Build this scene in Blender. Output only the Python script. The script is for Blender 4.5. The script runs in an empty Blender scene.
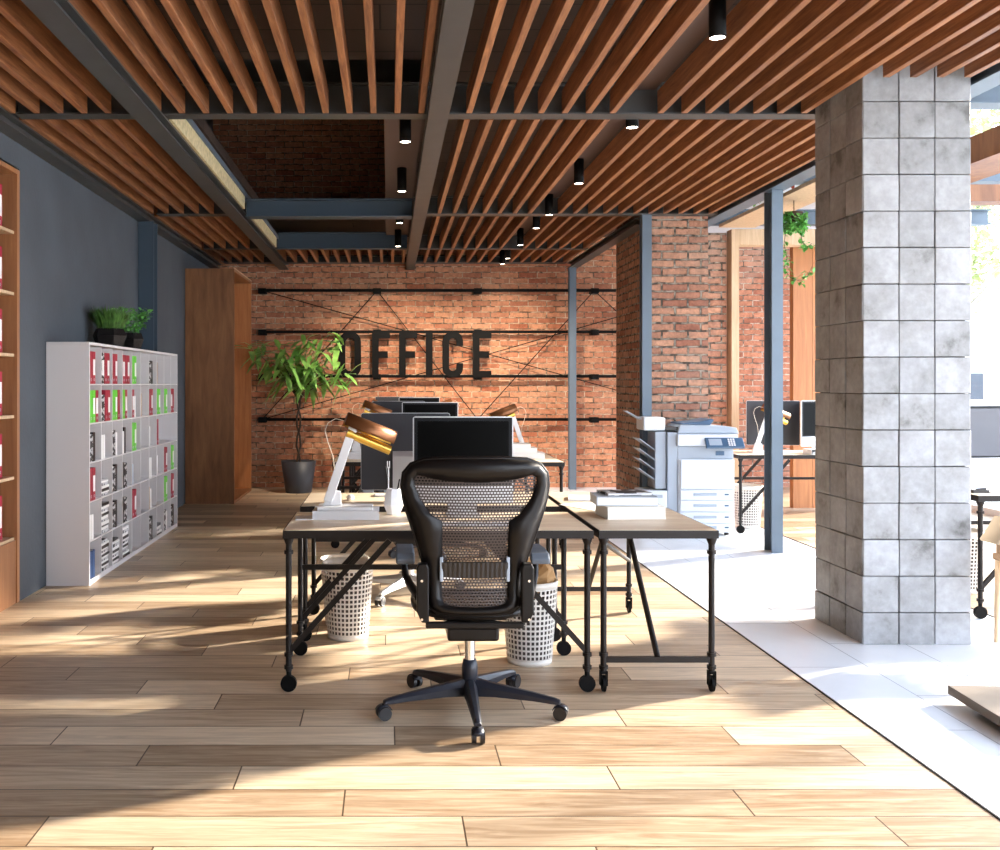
import bpy, bmesh, math, random
from mathutils import Vector, Matrix
random.seed(7)
SC = bpy.context.scene
COL = SC.collection
PI = math.pi

# ------------------------------------------------------------------ camera, world, sun, exposure
CZ = 1.445
F = 970.0
cd = bpy.data.cameras.new('camera')
cam = bpy.data.objects.new('camera', cd); COL.objects.link(cam)
cam.location = (0, 0, CZ); cam.rotation_euler = (PI/2, 0, 0)
cd.sensor_width = 36; cd.lens = F/1000*36
cd.shift_x = 0.1115; cd.shift_y = -0.041
cd.clip_start = 0.05; cd.clip_end = 300
SC.camera = cam

w = bpy.data.worlds.new('world'); SC.world = w; w.use_nodes = True
wn = w.node_tree; wn.nodes.clear()
wo = wn.nodes.new('ShaderNodeOutputWorld'); wb = wn.nodes.new('ShaderNodeBackground')
tc = wn.nodes.new('ShaderNodeTexCoord'); sx = wn.nodes.new('ShaderNodeSeparateXYZ')
cr = wn.nodes.new('ShaderNodeValToRGB')
cr.color_ramp.elements[0].position = 0.0; cr.color_ramp.elements[0].color = (0.92, 0.95, 1.0, 1)
cr.color_ramp.elements[1].position = 0.7; cr.color_ramp.elements[1].color = (0.52, 0.70, 1.0, 1)
wn.links.new(tc.outputs['Generated'], sx.inputs[0]); wn.links.new(sx.outputs['Z'], cr.inputs[0])
wn.links.new(cr.outputs[0], wb.inputs[0]); wn.links.new(wb.outputs[0], wo.inputs[0])
wb.inputs[1].default_value = 5.8

sd = bpy.data.lights.new('sun', 'SUN'); sun = bpy.data.objects.new('sun', sd); COL.objects.link(sun)
sd.energy = 15; sd.angle = math.radians(2.5); sd.color = (1.0, 0.90, 0.77)
SUN_EL = math.radians(19)
sdir = Vector((0.899*math.cos(SUN_EL), 0.438*math.cos(SUN_EL), math.sin(SUN_EL)))
sun.rotation_euler = sdir.to_track_quat('Z', 'Y').to_euler()
sun.location = (12, 9, 6)

vs = SC.view_settings
vs.view_transform = 'Standard'; vs.look = 'None'; vs.gamma = 1; vs.exposure = 0.6
vs.use_curve_mapping = False

# ------------------------------------------------------------------ materials
def mat(name, color, rough=0.5, metal=0.0, spec=0.5, emit=None, estr=0, trans=0, coat=0):
    m = bpy.data.materials.new(name); m.use_nodes = True
    b = m.node_tree.nodes['Principled BSDF']
    b.inputs['Base Color'].default_value = (*color, 1)
    b.inputs['Roughness'].default_value = rough
    b.inputs['Metallic'].default_value = metal
    b.inputs['Specular IOR Level'].default_value = spec
    if coat: b.inputs['Coat Weight'].default_value = coat
    if trans: b.inputs['Transmission Weight'].default_value = trans
    if emit:
        b.inputs['Emission Color'].default_value = (*emit, 1); b.inputs['Emission Strength'].default_value = estr
    return m

def nd(m, t, **k):
    n = m.node_tree.nodes.new(t)
    for a, v in k.items(): setattr(n, a, v)
    return n
def lk(m, a, b): m.node_tree.links.new(a, b)

def speckle(m, color, amt=0.12, scale=8, bump=0.0, stretch=(1, 1, 1), bscale=60):
    """gentle noise variation of a base colour + optional bump"""
    b = m.node_tree.nodes['Principled BSDF']
    t = nd(m, 'ShaderNodeTexCoord'); mp = nd(m, 'ShaderNodeMapping'); mp.inputs['Scale'].default_value = stretch
    n = nd(m, 'ShaderNodeTexNoise'); n.inputs['Scale'].default_value = scale; n.inputs['Detail'].default_value = 6
    r = nd(m, 'ShaderNodeValToRGB')
    r.color_ramp.elements[0].position = 0.3; r.color_ramp.elements[1].position = 0.7
    r.color_ramp.elements[0].color = (*[max(0, c*(1-amt)) for c in color], 1)
    r.color_ramp.elements[1].color = (*[min(1, c*(1+amt)) for c in color], 1)
    lk(m, t.outputs['Object'], mp.inputs[0]); lk(m, mp.outputs[0], n.inputs[0]); lk(m, n.outputs[0], r.inputs[0])
    lk(m, r.outputs[0], b.inputs['Base Color'])
    if bump:
        n2 = nd(m, 'ShaderNodeTexNoise'); n2.inputs['Scale'].default_value = bscale; n2.inputs['Detail'].default_value = 4
        bp = nd(m, 'ShaderNodeBump'); bp.inputs['Strength'].default_value = bump; bp.inputs['Distance'].default_value = 0.01
        lk(m, mp.outputs[0], n2.inputs[0]); lk(m, n2.outputs[0], bp.inputs['Height']); lk(m, bp.outputs[0], b.inputs['Normal'])
    return m

def wood(name, dark, light, axis='X', rough=0.45, scale=3.0, stretch=14, rnd=True, bump=0.1):
    m = mat(name, light, rough)
    b = m.node_tree.nodes['Principled BSDF']
    t = nd(m, 'ShaderNodeTexCoord'); oi = nd(m, 'ShaderNodeObjectInfo')
    mp = nd(m, 'ShaderNodeMapping')
    s = [stretch]*3; s['XYZ'.index(axis)] = 1.0
    mp.inputs['Scale'].default_value = s
    ad = nd(m, 'ShaderNodeVectorMath', operation='MULTIPLY_ADD')
    ad.inputs[1].default_value = (40, 40, 40) if rnd else (0, 0, 0)
    cx = nd(m, 'ShaderNodeCombineXYZ')
    for i in range(3): lk(m, oi.outputs['Random'], cx.inputs[i])
    lk(m, cx.outputs[0], ad.inputs[0]); lk(m, t.outputs['Object'], ad.inputs[2]); lk(m, ad.outputs[0], mp.inputs[0])
    n = nd(m, 'ShaderNodeTexNoise'); n.inputs['Scale'].default_value = scale; n.inputs['Detail'].default_value = 8
    n.inputs['Roughness'].default_value = 0.65; n.inputs['Distortion'].default_value = 0.6
    lk(m, mp.outputs[0], n.inputs[0])
    r = nd(m, 'ShaderNodeValToRGB'); e = r.color_ramp.elements
    e[0].position = 0.3; e[0].color = (*dark, 1); e[1].position = 0.7; e[1].color = (*light, 1)
    lk(m, n.outputs[0], r.inputs[0])
    hs = nd(m, 'ShaderNodeHueSaturation'); mr = nd(m, 'ShaderNodeMapRange')
    mr.inputs[3].default_value = 0.86; mr.inputs[4].default_value = 1.14
    lk(m, oi.outputs['Random'], mr.inputs[0]); lk(m, mr.outputs[0], hs.inputs['Value']); lk(m, r.outputs[0], hs.inputs['Color'])
    lk(m, hs.outputs[0], b.inputs['Base Color'])
    bp = nd(m, 'ShaderNodeBump'); bp.inputs['Strength'].default_value = bump; bp.inputs['Distance'].default_value = 0.004
    lk(m, n.outputs[0], bp.inputs['Height']); lk(m, bp.outputs[0], b.inputs['Normal'])
    return m

def brick(name, uaxis, c1, c2, mortar, rough=0.85, bump=0.9, pale=0.0, ms=0.0085):
    m = mat(name, c1, rough, spec=0.25)
    b = m.node_tree.nodes['Principled BSDF']
    t = nd(m, 'ShaderNodeTexCoord'); s = nd(m, 'ShaderNodeSeparateXYZ'); lk(m, t.outputs['Object'], s.inputs[0])
    c = nd(m, 'ShaderNodeCombineXYZ')
    if uaxis == 'XY':
        a = nd(m, 'ShaderNodeMath', operation='ADD'); lk(m, s.outputs['X'], a.inputs[0]); lk(m, s.outputs['Y'], a.inputs[1])
        lk(m, a.outputs[0], c.inputs[0])
    else: lk(m, s.outputs[uaxis], c.inputs[0])
    lk(m, s.outputs['Z'], c.inputs[1])
    # wobble
    nz = nd(m, 'ShaderNodeTexNoise'); nz.inputs['Scale'].default_value = 9; nz.inputs['Detail'].default_value = 3
    lk(m, t.outputs['Object'], nz.inputs[0])
    vm = nd(m, 'ShaderNodeVectorMath', operation='MULTIPLY_ADD'); vm.inputs[1].default_value = (0.026, 0.026, 0)
    lk(m, nz.outputs['Color'], vm.inputs[0]); lk(m, c.outputs[0], vm.inputs[2])
    bt = nd(m, 'ShaderNodeTexBrick'); lk(m, vm.outputs[0], bt.inputs['Vector'])
    bt.inputs['Scale'].default_value = 1; bt.inputs['Brick Width'].default_value = 0.262; bt.inputs['Row Height'].default_value = 0.0795
    bt.inputs['Mortar Size'].default_value = ms; bt.inputs['Mortar Smooth'].default_value = 0.35
    bt.inputs['Color1'].default_value = (0, 0, 0, 1); bt.inputs['Color2'].default_value = (1, 1, 1, 1); bt.inputs['Mortar'].default_value = (0.5, 0.5, 0.5, 1)
    bt.inputs['Bias'].default_value = 0
    r = nd(m, 'ShaderNodeValToRGB'); e = r.color_ramp.elements
    e[0].color = (*c2, 1); e[1].color = (*c1, 1)
    mid = r.color_ramp.elements.new(0.45); mid.color = (*[(x*0.6+y*0.4) for x, y in zip(c1, c2)], 1)
    lk(m, bt.outputs['Color'], r.inputs[0])
    n2 = nd(m, 'ShaderNodeTexNoise'); n2.inputs['Scale'].default_value = 22; n2.inputs['Detail'].default_value = 8; n2.inputs['Roughness'].default_value = 0.7
    lk(m, t.outputs['Object'], n2.inputs[0])
    r2 = nd(m, 'ShaderNodeMapRange'); r2.inputs[1].default_value = 0.25; r2.inputs[2].default_value = 0.75
    r2.inputs[3].default_value = 0.5; r2.inputs[4].default_value = 1.4
    lk(m, n2.outputs[0], r2.inputs[0])
    hs = nd(m, 'ShaderNodeHueSaturation'); lk(m, r.outputs[0], hs.inputs['Color']); lk(m, r2.outputs[0], hs.inputs['Value'])
    # large pale patches
    n3 = nd(m, 'ShaderNodeTexNoise'); n3.inputs['Scale'].default_value = 1.3; n3.inputs['Detail'].default_value = 5
    lk(m, t.outputs['Object'], n3.inputs[0])
    r3 = nd(m, 'ShaderNodeMapRange'); r3.inputs[1].default_value = 0.45; r3.inputs[2].default_value = 0.75; r3.inputs[4].default_value = 0.25+pale
    lk(m, n3.outputs[0], r3.inputs[0])
    mp_ = nd(m, 'ShaderNodeMix', data_type='RGBA'); lk(m, r3.outputs[0], mp_.inputs[0]); lk(m, hs.outputs[0], mp_.inputs[6])
    mp_.inputs[7].default_value = (*mortar, 1)
    mx = nd(m, 'ShaderNodeMix', data_type='RGBA'); lk(m, bt.outputs['Fac'], mx.inputs[0]); lk(m, mp_.outputs[2], mx.inputs[6])
    n4 = nd(m, 'ShaderNodeTexNoise'); n4.inputs['Scale'].default_value = 13; n4.inputs['Detail'].default_value = 5
    lk(m, t.outputs['Object'], n4.inputs[0])
    r4 = nd(m, 'ShaderNodeValToRGB'); e4 = r4.color_ramp.elements
    e4[0].position = 0.42; e4[0].color = (*[x*0.22 for x in mortar], 1); e4[1].position = 0.58; e4[1].color = (*mortar, 1)  # dark end of the mortar mix paints in the shade of the crevices
    lk(m, n4.outputs[0], r4.inputs[0]); lk(m, r4.outputs[0], mx.inputs[7])
    lk(m, mx.outputs[2], b.inputs['Base Color'])
    h = nd(m, 'ShaderNodeMath', operation='SUBTRACT'); lk(m, n2.outputs[0], h.inputs[0]); 
    h2 = nd(m, 'ShaderNodeMath', operation='MULTIPLY'); h2.inputs[1].default_value = 2.2; lk(m, bt.outputs['Fac'], h2.inputs[0])
    lk(m, h2.outputs[0], h.inputs[1])
    bp = nd(m, 'ShaderNodeBump'); bp.inputs['Strength'].default_value = bump; bp.inputs['Distance'].default_value = 0.008
    lk(m, h.outputs[0], bp.inputs['Height']); lk(m, bp.outputs[0], b.inputs['Normal'])
    return m

def planks(name, dark, light, pw, pl, along='X', rough=0.35, gap=(0.07, 0.04, 0.02), grain=True, gsize=0.003, var=0.5, off=0.43):
    m = mat(name, light, rough)
    b = m.node_tree.nodes['Principled BSDF']
    t = nd(m, 'ShaderNodeTexCoord'); s = nd(m, 'ShaderNodeSeparateXYZ'); lk(m, t.outputs['Object'], s.inputs[0])
    c = nd(m, 'ShaderNodeCombineXYZ')
    u, v = ('X', 'Y') if along == 'X' else ('Y', 'X')
    dv = nd(m, 'ShaderNodeMath', operation='DIVIDE'); dv.inputs[1].default_value = pw; lk(m, s.outputs[v], dv.inputs[0])
    fl = nd(m, 'ShaderNodeMath', operation='FLOOR'); lk(m, dv.outputs[0], fl.inputs[0])
    sk = nd(m, 'ShaderNodeMath', operation='MULTIPLY_ADD'); sk.inputs[1].default_value = off*pl
    lk(m, fl.outputs[0], sk.inputs[0]); lk(m, s.outputs[u], sk.inputs[2])
    lk(m, sk.outputs[0], c.inputs[0]); lk(m, s.outputs[v], c.inputs[1])
    bt = nd(m, 'ShaderNodeTexBrick'); lk(m, c.outputs[0], bt.inputs['Vector'])
    bt.offset = 0.0; bt.offset_frequency = 2
    bt.inputs['Scale'].default_value = 1; bt.inputs['Brick Width'].default_value = pl; bt.inputs['Row Height'].default_value = pw
    bt.inputs['Mortar Size'].default_value = gsize; bt.inputs['Mortar Smooth'].default_value = 0.1
    bt.inputs['Color1'].default_value = (0, 0, 0, 1); bt.inputs['Color2'].default_value = (1, 1, 1, 1); bt.inputs['Bias'].default_value = 0
    # grain, shifted per plank
    vm = nd(m, 'ShaderNodeVectorMath', operation='MULTIPLY_ADD'); vm.inputs[1].default_value = (37, 53, 11)
    lk(m, bt.outputs['Color'], vm.inputs[0]); lk(m, c.outputs[0], vm.inputs[2])
    mp = nd(m, 'ShaderNodeMapping'); mp.inputs['Scale'].default_value = (0.9, 11, 1) if grain else (1, 1, 1)
    lk(m, vm.outputs[0], mp.inputs[0])
    n = nd(m, 'ShaderNodeTexNoise'); n.inputs['Scale'].default_value = 2.6 if grain else 3; n.inputs['Detail'].default_value = 9
    n.inputs['Roughness'].default_value = 0.62; n.inputs['Distortion'].default_value = 1.2
    lk(m, mp.outputs[0], n.inputs[0])
    mixv = nd(m, 'ShaderNodeMath', operation='MULTIPLY_ADD'); mixv.inputs[1].default_value = var
    sub = nd(m, 'ShaderNodeMath', operation='MULTIPLY_ADD'); sub.inputs[1].default_value = 1; sub.inputs[2].default_value = -0.5*var
    lk(m, n.outputs[0], sub.inputs[0])
    lk(m, bt.outputs['Color'], mixv.inputs[0]); lk(m, sub.outputs[0], mixv.inputs[2])
    r = nd(m, 'ShaderNodeValToRGB'); e = r.color_ramp.elements
    e[0].position = 0.2; e[0].color = (*dark, 1); e[1].position = 0.78; e[1].color = (*light, 1)
    lk(m, mixv.outputs[0], r.inputs[0])
    mx = nd(m, 'ShaderNodeMix', data_type='RGBA'); lk(m, bt.outputs['Fac'], mx.inputs[0]); lk(m, r.outputs[0], mx.inputs[6])
    mx.inputs[7].default_value = (*gap, 1); lk(m, mx.outputs[2], b.inputs['Base Color'])
    rr = nd(m, 'ShaderNodeMapRange'); rr.inputs[3].default_value = rough-0.06; rr.inputs[4].default_value = rough+0.12
    lk(m, n.outputs[0], rr.inputs[0]); lk(m, rr.outputs[0], b.inputs['Roughness'])
    h = nd(m, 'ShaderNodeMath', operation='MULTIPLY_ADD'); h.inputs[1].default_value = -4
    hh = nd(m, 'ShaderNodeMath', operation='MULTIPLY'); hh.inputs[1].default_value = 0.35; lk(m, n.outputs[0], hh.inputs[0])
    lk(m, bt.outputs['Fac'], h.inputs[0]); lk(m, hh.outputs[0], h.inputs[2])
    bp = nd(m, 'ShaderNodeBump'); bp.inputs['Strength'].default_value = 0.35; bp.inputs['Distance'].default_value = 0.003
    lk(m, h.outputs[0], bp.inputs['Height']); lk(m, bp.outputs[0], b.inputs['Normal'])
    return m

MT = {}
MT['floor'] = planks('oak_planks', (0.27, 0.175, 0.10), (0.72, 0.57, 0.40), 0.213, 1.38, off=0.29)
MT['tilefloor'] = planks('white_floor_tiles', (0.70, 0.72, 0.75), (0.78, 0.79, 0.80), 0.42, 0.9, along='Y', off=0.5, rough=0.3, gap=(0.25, 0.25, 0.26), grain=False, var=0.1, gsize=0.0025)
MT['brickback'] = brick('warm_brick', 'X', (0.58, 0.27, 0.15), (0.38, 0.125, 0.065), (0.60, 0.44, 0.31))
MT['brickpier'] = brick('pier_brick', 'XY', (0.54, 0.29, 0.19), (0.32, 0.13, 0.085), (0.40, 0.34, 0.28), bump=1.5, ms=0.011, pale=0.2)
MT['bricklit'] = brick('light_washed_brick', 'X', (0.50, 0.22, 0.13), (0.33, 0.12, 0.07), (0.55, 0.45, 0.36), pale=0.35)  # extra paleness puts the light on this stretch into the colour
MT['slat'] = wood('slat_wood', (0.15, 0.048, 0.018), (0.44, 0.195, 0.082), 'Y', rough=0.5)
MT['wardrobe'] = wood('wardrobe_wood', (0.17, 0.065, 0.025), (0.34, 0.15, 0.06), 'Z', rough=0.5, scale=1.6, stretch=7)
MT['shelfwood'] = wood('shelf_wood', (0.24, 0.10, 0.04), (0.36, 0.165, 0.07), 'Z', rough=0.5, scale=1.6)
MT['palewood'] = wood('pale_timber', (0.50, 0.34, 0.20), (0.68, 0.50, 0.32), 'Z', rough=0.55)
MT['orangewood'] = wood('orange_panel', (0.36, 0.13, 0.04), (0.52, 0.22, 0.075), 'Z', rough=0.5, scale=1.6)
MT['desktop'] = wood('desk_top_wood', (0.60, 0.45, 0.30), (0.88, 0.75, 0.57), 'X', rough=0.42, scale=2.2, stretch=9)
MT['steel'] = speckle(mat('dark_steel', (0.075, 0.075, 0.08), 0.45, 0.3), (0.072, 0.074, 0.074), 0.1, 5)
MT['bluesteel'] = speckle(mat('blue_grey_steel', (0.12, 0.17, 0.22), 0.45, 0.1), (0.12, 0.165, 0.215), 0.08, 4)
MT['pipe'] = mat('black_pipe', (0.011, 0.008, 0.007), 0.45, 0.0, spec=0.25)
MT['darkblue'] = mat('dark_blue_steel', (0.045, 0.07, 0.10), 0.5)
MT['treebark'] = mat('pale_bark', (0.30, 0.28, 0.25), 0.9)
MT['glossyscreen'] = mat('reflecting_screen', (0.06, 0.06, 0.075), 0.2, spec=0.5)
MT['footwood'] = speckle(mat('shade_toned_board', (0.17, 0.135, 0.10), 0.6), (0.17, 0.135, 0.10), 0.1, 6)  # darkened and greyed: shade on the stand foot is put into the colour
MT['blackmetal'] = mat('black_metal', (0.003, 0.0027, 0.0027), 0.6, 0.0, spec=0.12)
MT['wallgrey'] = speckle(mat('grey_plaster', (0.13, 0.15, 0.18), 0.7), (0.066, 0.078, 0.094), 0.16, 1.6, bump=0.15, bscale=30)
MT['ceil'] = planks('brown_ceiling_panels', (0.045, 0.030, 0.024), (0.075, 0.05, 0.04), 0.375, 2.4, along='X', rough=0.7, grain=False, gap=(0.01, 0.008, 0.008), gsize=0.006)
MT['soffit'] = mat('brown_soffit', (0.10, 0.06, 0.048), 0.7)
MT['ceilpale'] = mat('pale_ceiling', (0.55, 0.60, 0.66), 0.8)
MT['void'] = mat('upper_enclosure', (0.06, 0.07, 0.08), 0.8)
MT['osb'] = speckle(mat('lit_beige_board', (0.6, 0.5, 0.3), 0.7), (0.60, 0.50, 0.29), 0.25, 30)  # yellowish board made paler, the light on it is put into the colour
MT['whitelam'] = mat('white_laminate', (0.70, 0.68, 0.69), 0.4)
MT['white'] = mat('white_plastic', (0.80, 0.80, 0.81), 0.35)
MT['whitepaper'] = mat('white_paper', (0.85, 0.84, 0.82), 0.8)
MT['page'] = mat('page_edges', (0.78, 0.75, 0.68), 0.85)
MT['red'] = mat('red_binder', (0.36, 0.02, 0.045), 0.45)
MT['green'] = mat('green_binder', (0.14, 0.62, 0.05), 0.45)
def printed():
    m = mat('printed_cover', (0.02, 0.02, 0.02), 0.5); b = m.node_tree.nodes['Principled BSDF']
    t = nd(m, 'ShaderNodeTexCoord'); mp = nd(m, 'ShaderNodeMapping'); mp.inputs['Scale'].default_value = (20, 20, 34)
    n = nd(m, 'ShaderNodeTexVoronoi'); n.inputs['Scale'].default_value = 1.3
    r = nd(m, 'ShaderNodeValToRGB'); r.color_ramp.interpolation = 'CONSTANT'; e = r.color_ramp.elements
    e[0].color = (0.012, 0.012, 0.014, 1); e[1].position = 0.62; e[1].color = (0.55, 0.55, 0.56, 1)
    s = nd(m, 'ShaderNodeSeparateColor'); lk(m, t.outputs['Object'], mp.inputs[0]); lk(m, mp.outputs[0], n.inputs['Vector'])
    lk(m, n.outputs['Color'], s.inputs[0]); lk(m, s.outputs[0], r.inputs[0]); lk(m, r.outputs[0], b.inputs['Base Color']); return m
MT['blackbook'] = printed()
MT['black'] = mat('black_plastic', (0.012, 0.011, 0.012), 0.35)
MT['chairplastic'] = mat('chair_graphite', (0.006, 0.005, 0.005), 0.36, spec=0.25)
MT['chairbase'] = mat('chair_base_grey', (0.014, 0.016, 0.024), 0.35, spec=0.4)
MT['mesh'] = mat('chair_mesh', (0.055, 0.040, 0.036), 0.5)
MT['pad'] = mat('arm_pad', (0.10, 0.12, 0.15), 0.6)
MT['chrome'] = mat('chrome', (0.8, 0.8, 0.8), 0.18, 1.0)
MT['alu'] = mat('aluminium', (0.62, 0.63, 0.65), 0.35, 0.7)
MT['monback'] = mat('dark_monitor_back', (0.040, 0.042, 0.050), 0.3, 0.0, spec=0.3)
MT['screen'] = mat('black_screen', (0.002, 0.002, 0.002), 0.3, spec=0.06)
MT['bezel'] = mat('dark_bezel', (0.012, 0.013, 0.015), 0.3, spec=0.15)
MT['gold'] = mat('gold_lining', (0.85, 0.55, 0.12), 0.28, 1.0)
MT['copper'] = mat('copper_brown', (0.22, 0.085, 0.03), 0.42, 0.6)
MT['bin'] = mat('cream_bin', (0.66, 0.63, 0.58), 0.5)
MT['bindark'] = mat('bin_hole_shade', (0.06, 0.045, 0.04), 0.6)  # darkness behind the bin holes, given as a colour
MT['kraft'] = mat('kraft_paper', (0.42, 0.25, 0.11), 0.8)
MT['leaf'] = speckle(mat('leaf_green', (0.20, 0.42, 0.09), 0.4), (0.23, 0.46, 0.10), 0.45, 6)
MT['leafdark'] = speckle(mat('leaf_dark', (0.06, 0.17, 0.03), 0.5), (0.075, 0.19, 0.035), 0.5, 20)
MT['ivy'] = speckle(mat('ivy_leaf', (0.12, 0.38, 0.07), 0.5), (0.13, 0.40, 0.08), 0.4, 15)
MT['redleaf'] = mat('red_flower', (0.45, 0.05, 0.02), 0.5)
MT['bark'] = mat('bark', (0.07, 0.045, 0.03), 0.8)
MT['pot'] = mat('charcoal_pot', (0.04, 0.045, 0.06), 0.5)
MT['blackpot'] = mat('black_pot', (0.012, 0.010, 0.010), 0.25)
MT['printer'] = mat('printer_white', (0.66, 0.72, 0.80), 0.4)
MT['printergrey'] = mat('printer_grey', (0.36, 0.42, 0.50), 0.45)
MT['printerblue'] = mat('printer_blue', (0.05, 0.11, 0.20), 0.3)
MT['lens'] = mat('lamp_lens', (1, 1, 1), 0.3, emit=(1.0, 0.86, 0.70), estr=14)
MT['blue'] = mat('blue_cover', (0.03, 0.07, 0.18), 0.4)
MT['tan'] = mat('tan_cover', (0.50, 0.36, 0.26), 0.6)
def glassmat():
    m = bpy.data.materials.new('window_glass'); m.use_nodes = True; nt = m.node_tree; nt.nodes.clear()
    o = nd(m, 'ShaderNodeOutputMaterial'); t = nd(m, 'ShaderNodeBsdfTransparent'); g = nd(m, 'ShaderNodeBsdfGlossy'); g.inputs['Roughness'].default_value = 0.02
    lw = nd(m, 'ShaderNodeLayerWeight'); f = nd(m, 'ShaderNodeMath', operation='POWER'); f.inputs[1].default_value = 5.0; lk(m, lw.outputs['Facing'], f.inputs[0]); x = nd(m, 'ShaderNodeMixShader')
    lk(m, f.outputs[0], x.inputs[0]); lk(m, t.outputs[0], x.inputs[1]); lk(m, g.outputs[0], x.inputs[2]); lk(m, x.outputs[0], o.inputs[0]); return m
MT['glass'] = glassmat()
MT['frame'] = mat('pale_frame', (0.70, 0.72, 0.75), 0.5)
MT['grass'] = mat('pale_ground', (0.55, 0.56, 0.52), 0.9)
MT['facade'] = speckle(mat('white_render', (0.75, 0.78, 0.82), 0.8), (0.76, 0.78, 0.82), 0.03, 2)
MT['cable'] = mat('cream_cable', (0.80, 0.72, 0.58), 0.5)
MT['treeleaf'] = mat('pale_leaf', (0.42, 0.48, 0.24), 0.7)
MT['beige'] = mat('beige_fabric', (0.55, 0.43, 0.29), 0.8)
MT['cardboard'] = speckle(mat('brown_board', (0.30, 0.19, 0.11), 0.8), (0.30, 0.19, 0.11), 0.1, 10)
MT['grout'] = mat('dark_grout', (0.05, 0.045, 0.04), 0.9)
def column_mat():
    c = (0.42, 0.43, 0.45); m = mat('concrete_tile', c, 0.55)
    b = m.node_tree.nodes['Principled BSDF']
    t = nd(m, 'ShaderNodeTexCoord'); at = nd(m, 'ShaderNodeAttribute'); at.attribute_name = 'tile'
    vm = nd(m, 'ShaderNodeVectorMath', operation='MULTIPLY_ADD'); vm.inputs[1].default_value = (31, 17, 23)
    lk(m, at.outputs['Color'], vm.inputs[0]); lk(m, t.outputs['Object'], vm.inputs[2])
    n = nd(m, 'ShaderNodeTexNoise'); n.inputs['Scale'].default_value = 3.5; n.inputs['Detail'].default_value = 9; n.inputs['Roughness'].default_value = 0.62
    lk(m, vm.outputs[0], n.inputs[0])
    r = nd(m, 'ShaderNodeValToRGB'); e = r.color_ramp.elements
    e[0].position = 0.33; e[0].color = (0.12, 0.115, 0.11, 1); e[1].position = 0.62; e[1].color = (0.35, 0.355, 0.37, 1)
    x = r.color_ramp.elements.new(0.42); x.color = (0.25, 0.25, 0.25, 1)
    lk(m, n.outputs[0], r.inputs[0])
    mr = nd(m, 'ShaderNodeMapRange'); mr.inputs[3].default_value = 0.78; mr.inputs[4].default_value = 1.12
    sc_ = nd(m, 'ShaderNodeSeparateColor'); lk(m, at.outputs['Color'], sc_.inputs[0])
    n5 = nd(m, 'ShaderNodeTexNoise'); n5.inputs['Scale'].default_value = 26; n5.inputs['Detail'].default_value = 8; lk(m, vm.outputs[0], n5.inputs[0])
    am = nd(m, 'ShaderNodeMath', operation='MULTIPLY_ADD'); am.inputs[1].default_value = 1.6; lk(m, n5.outputs[0], am.inputs[0])
    ab = nd(m, 'ShaderNodeMath', operation='MULTIPLY_ADD'); ab.inputs[1].default_value = 0.7; ab.inputs[2].default_value = -0.65; lk(m, sc_.outputs[0], ab.inputs[0])
    lk(m, ab.outputs[0], am.inputs[2]); lk(m, am.outputs[0], mr.inputs[0])
    hs = nd(m, 'ShaderNodeHueSaturation'); lk(m, r.outputs[0], hs.inputs['Color']); lk(m, mr.outputs[0], hs.inputs['Value'])
    lk(m, hs.outputs[0], b.inputs['Base Color'])
    n2 = nd(m, 'ShaderNodeTexNoise'); n2.inputs['Scale'].default_value = 40; n2.inputs['Detail'].default_value = 6; lk(m, t.outputs['Object'], n2.inputs[0])
    bp = nd(m, 'ShaderNodeBump'); bp.inputs['Strength'].default_value = 0.35; bp.inputs['Distance'].default_value = 0.004
    lk(m, n2.outputs[0], bp.inputs['Height']); lk(m, bp.outputs[0], b.inputs['Normal'])
    return m
MT['coltile'] = column_mat()

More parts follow.
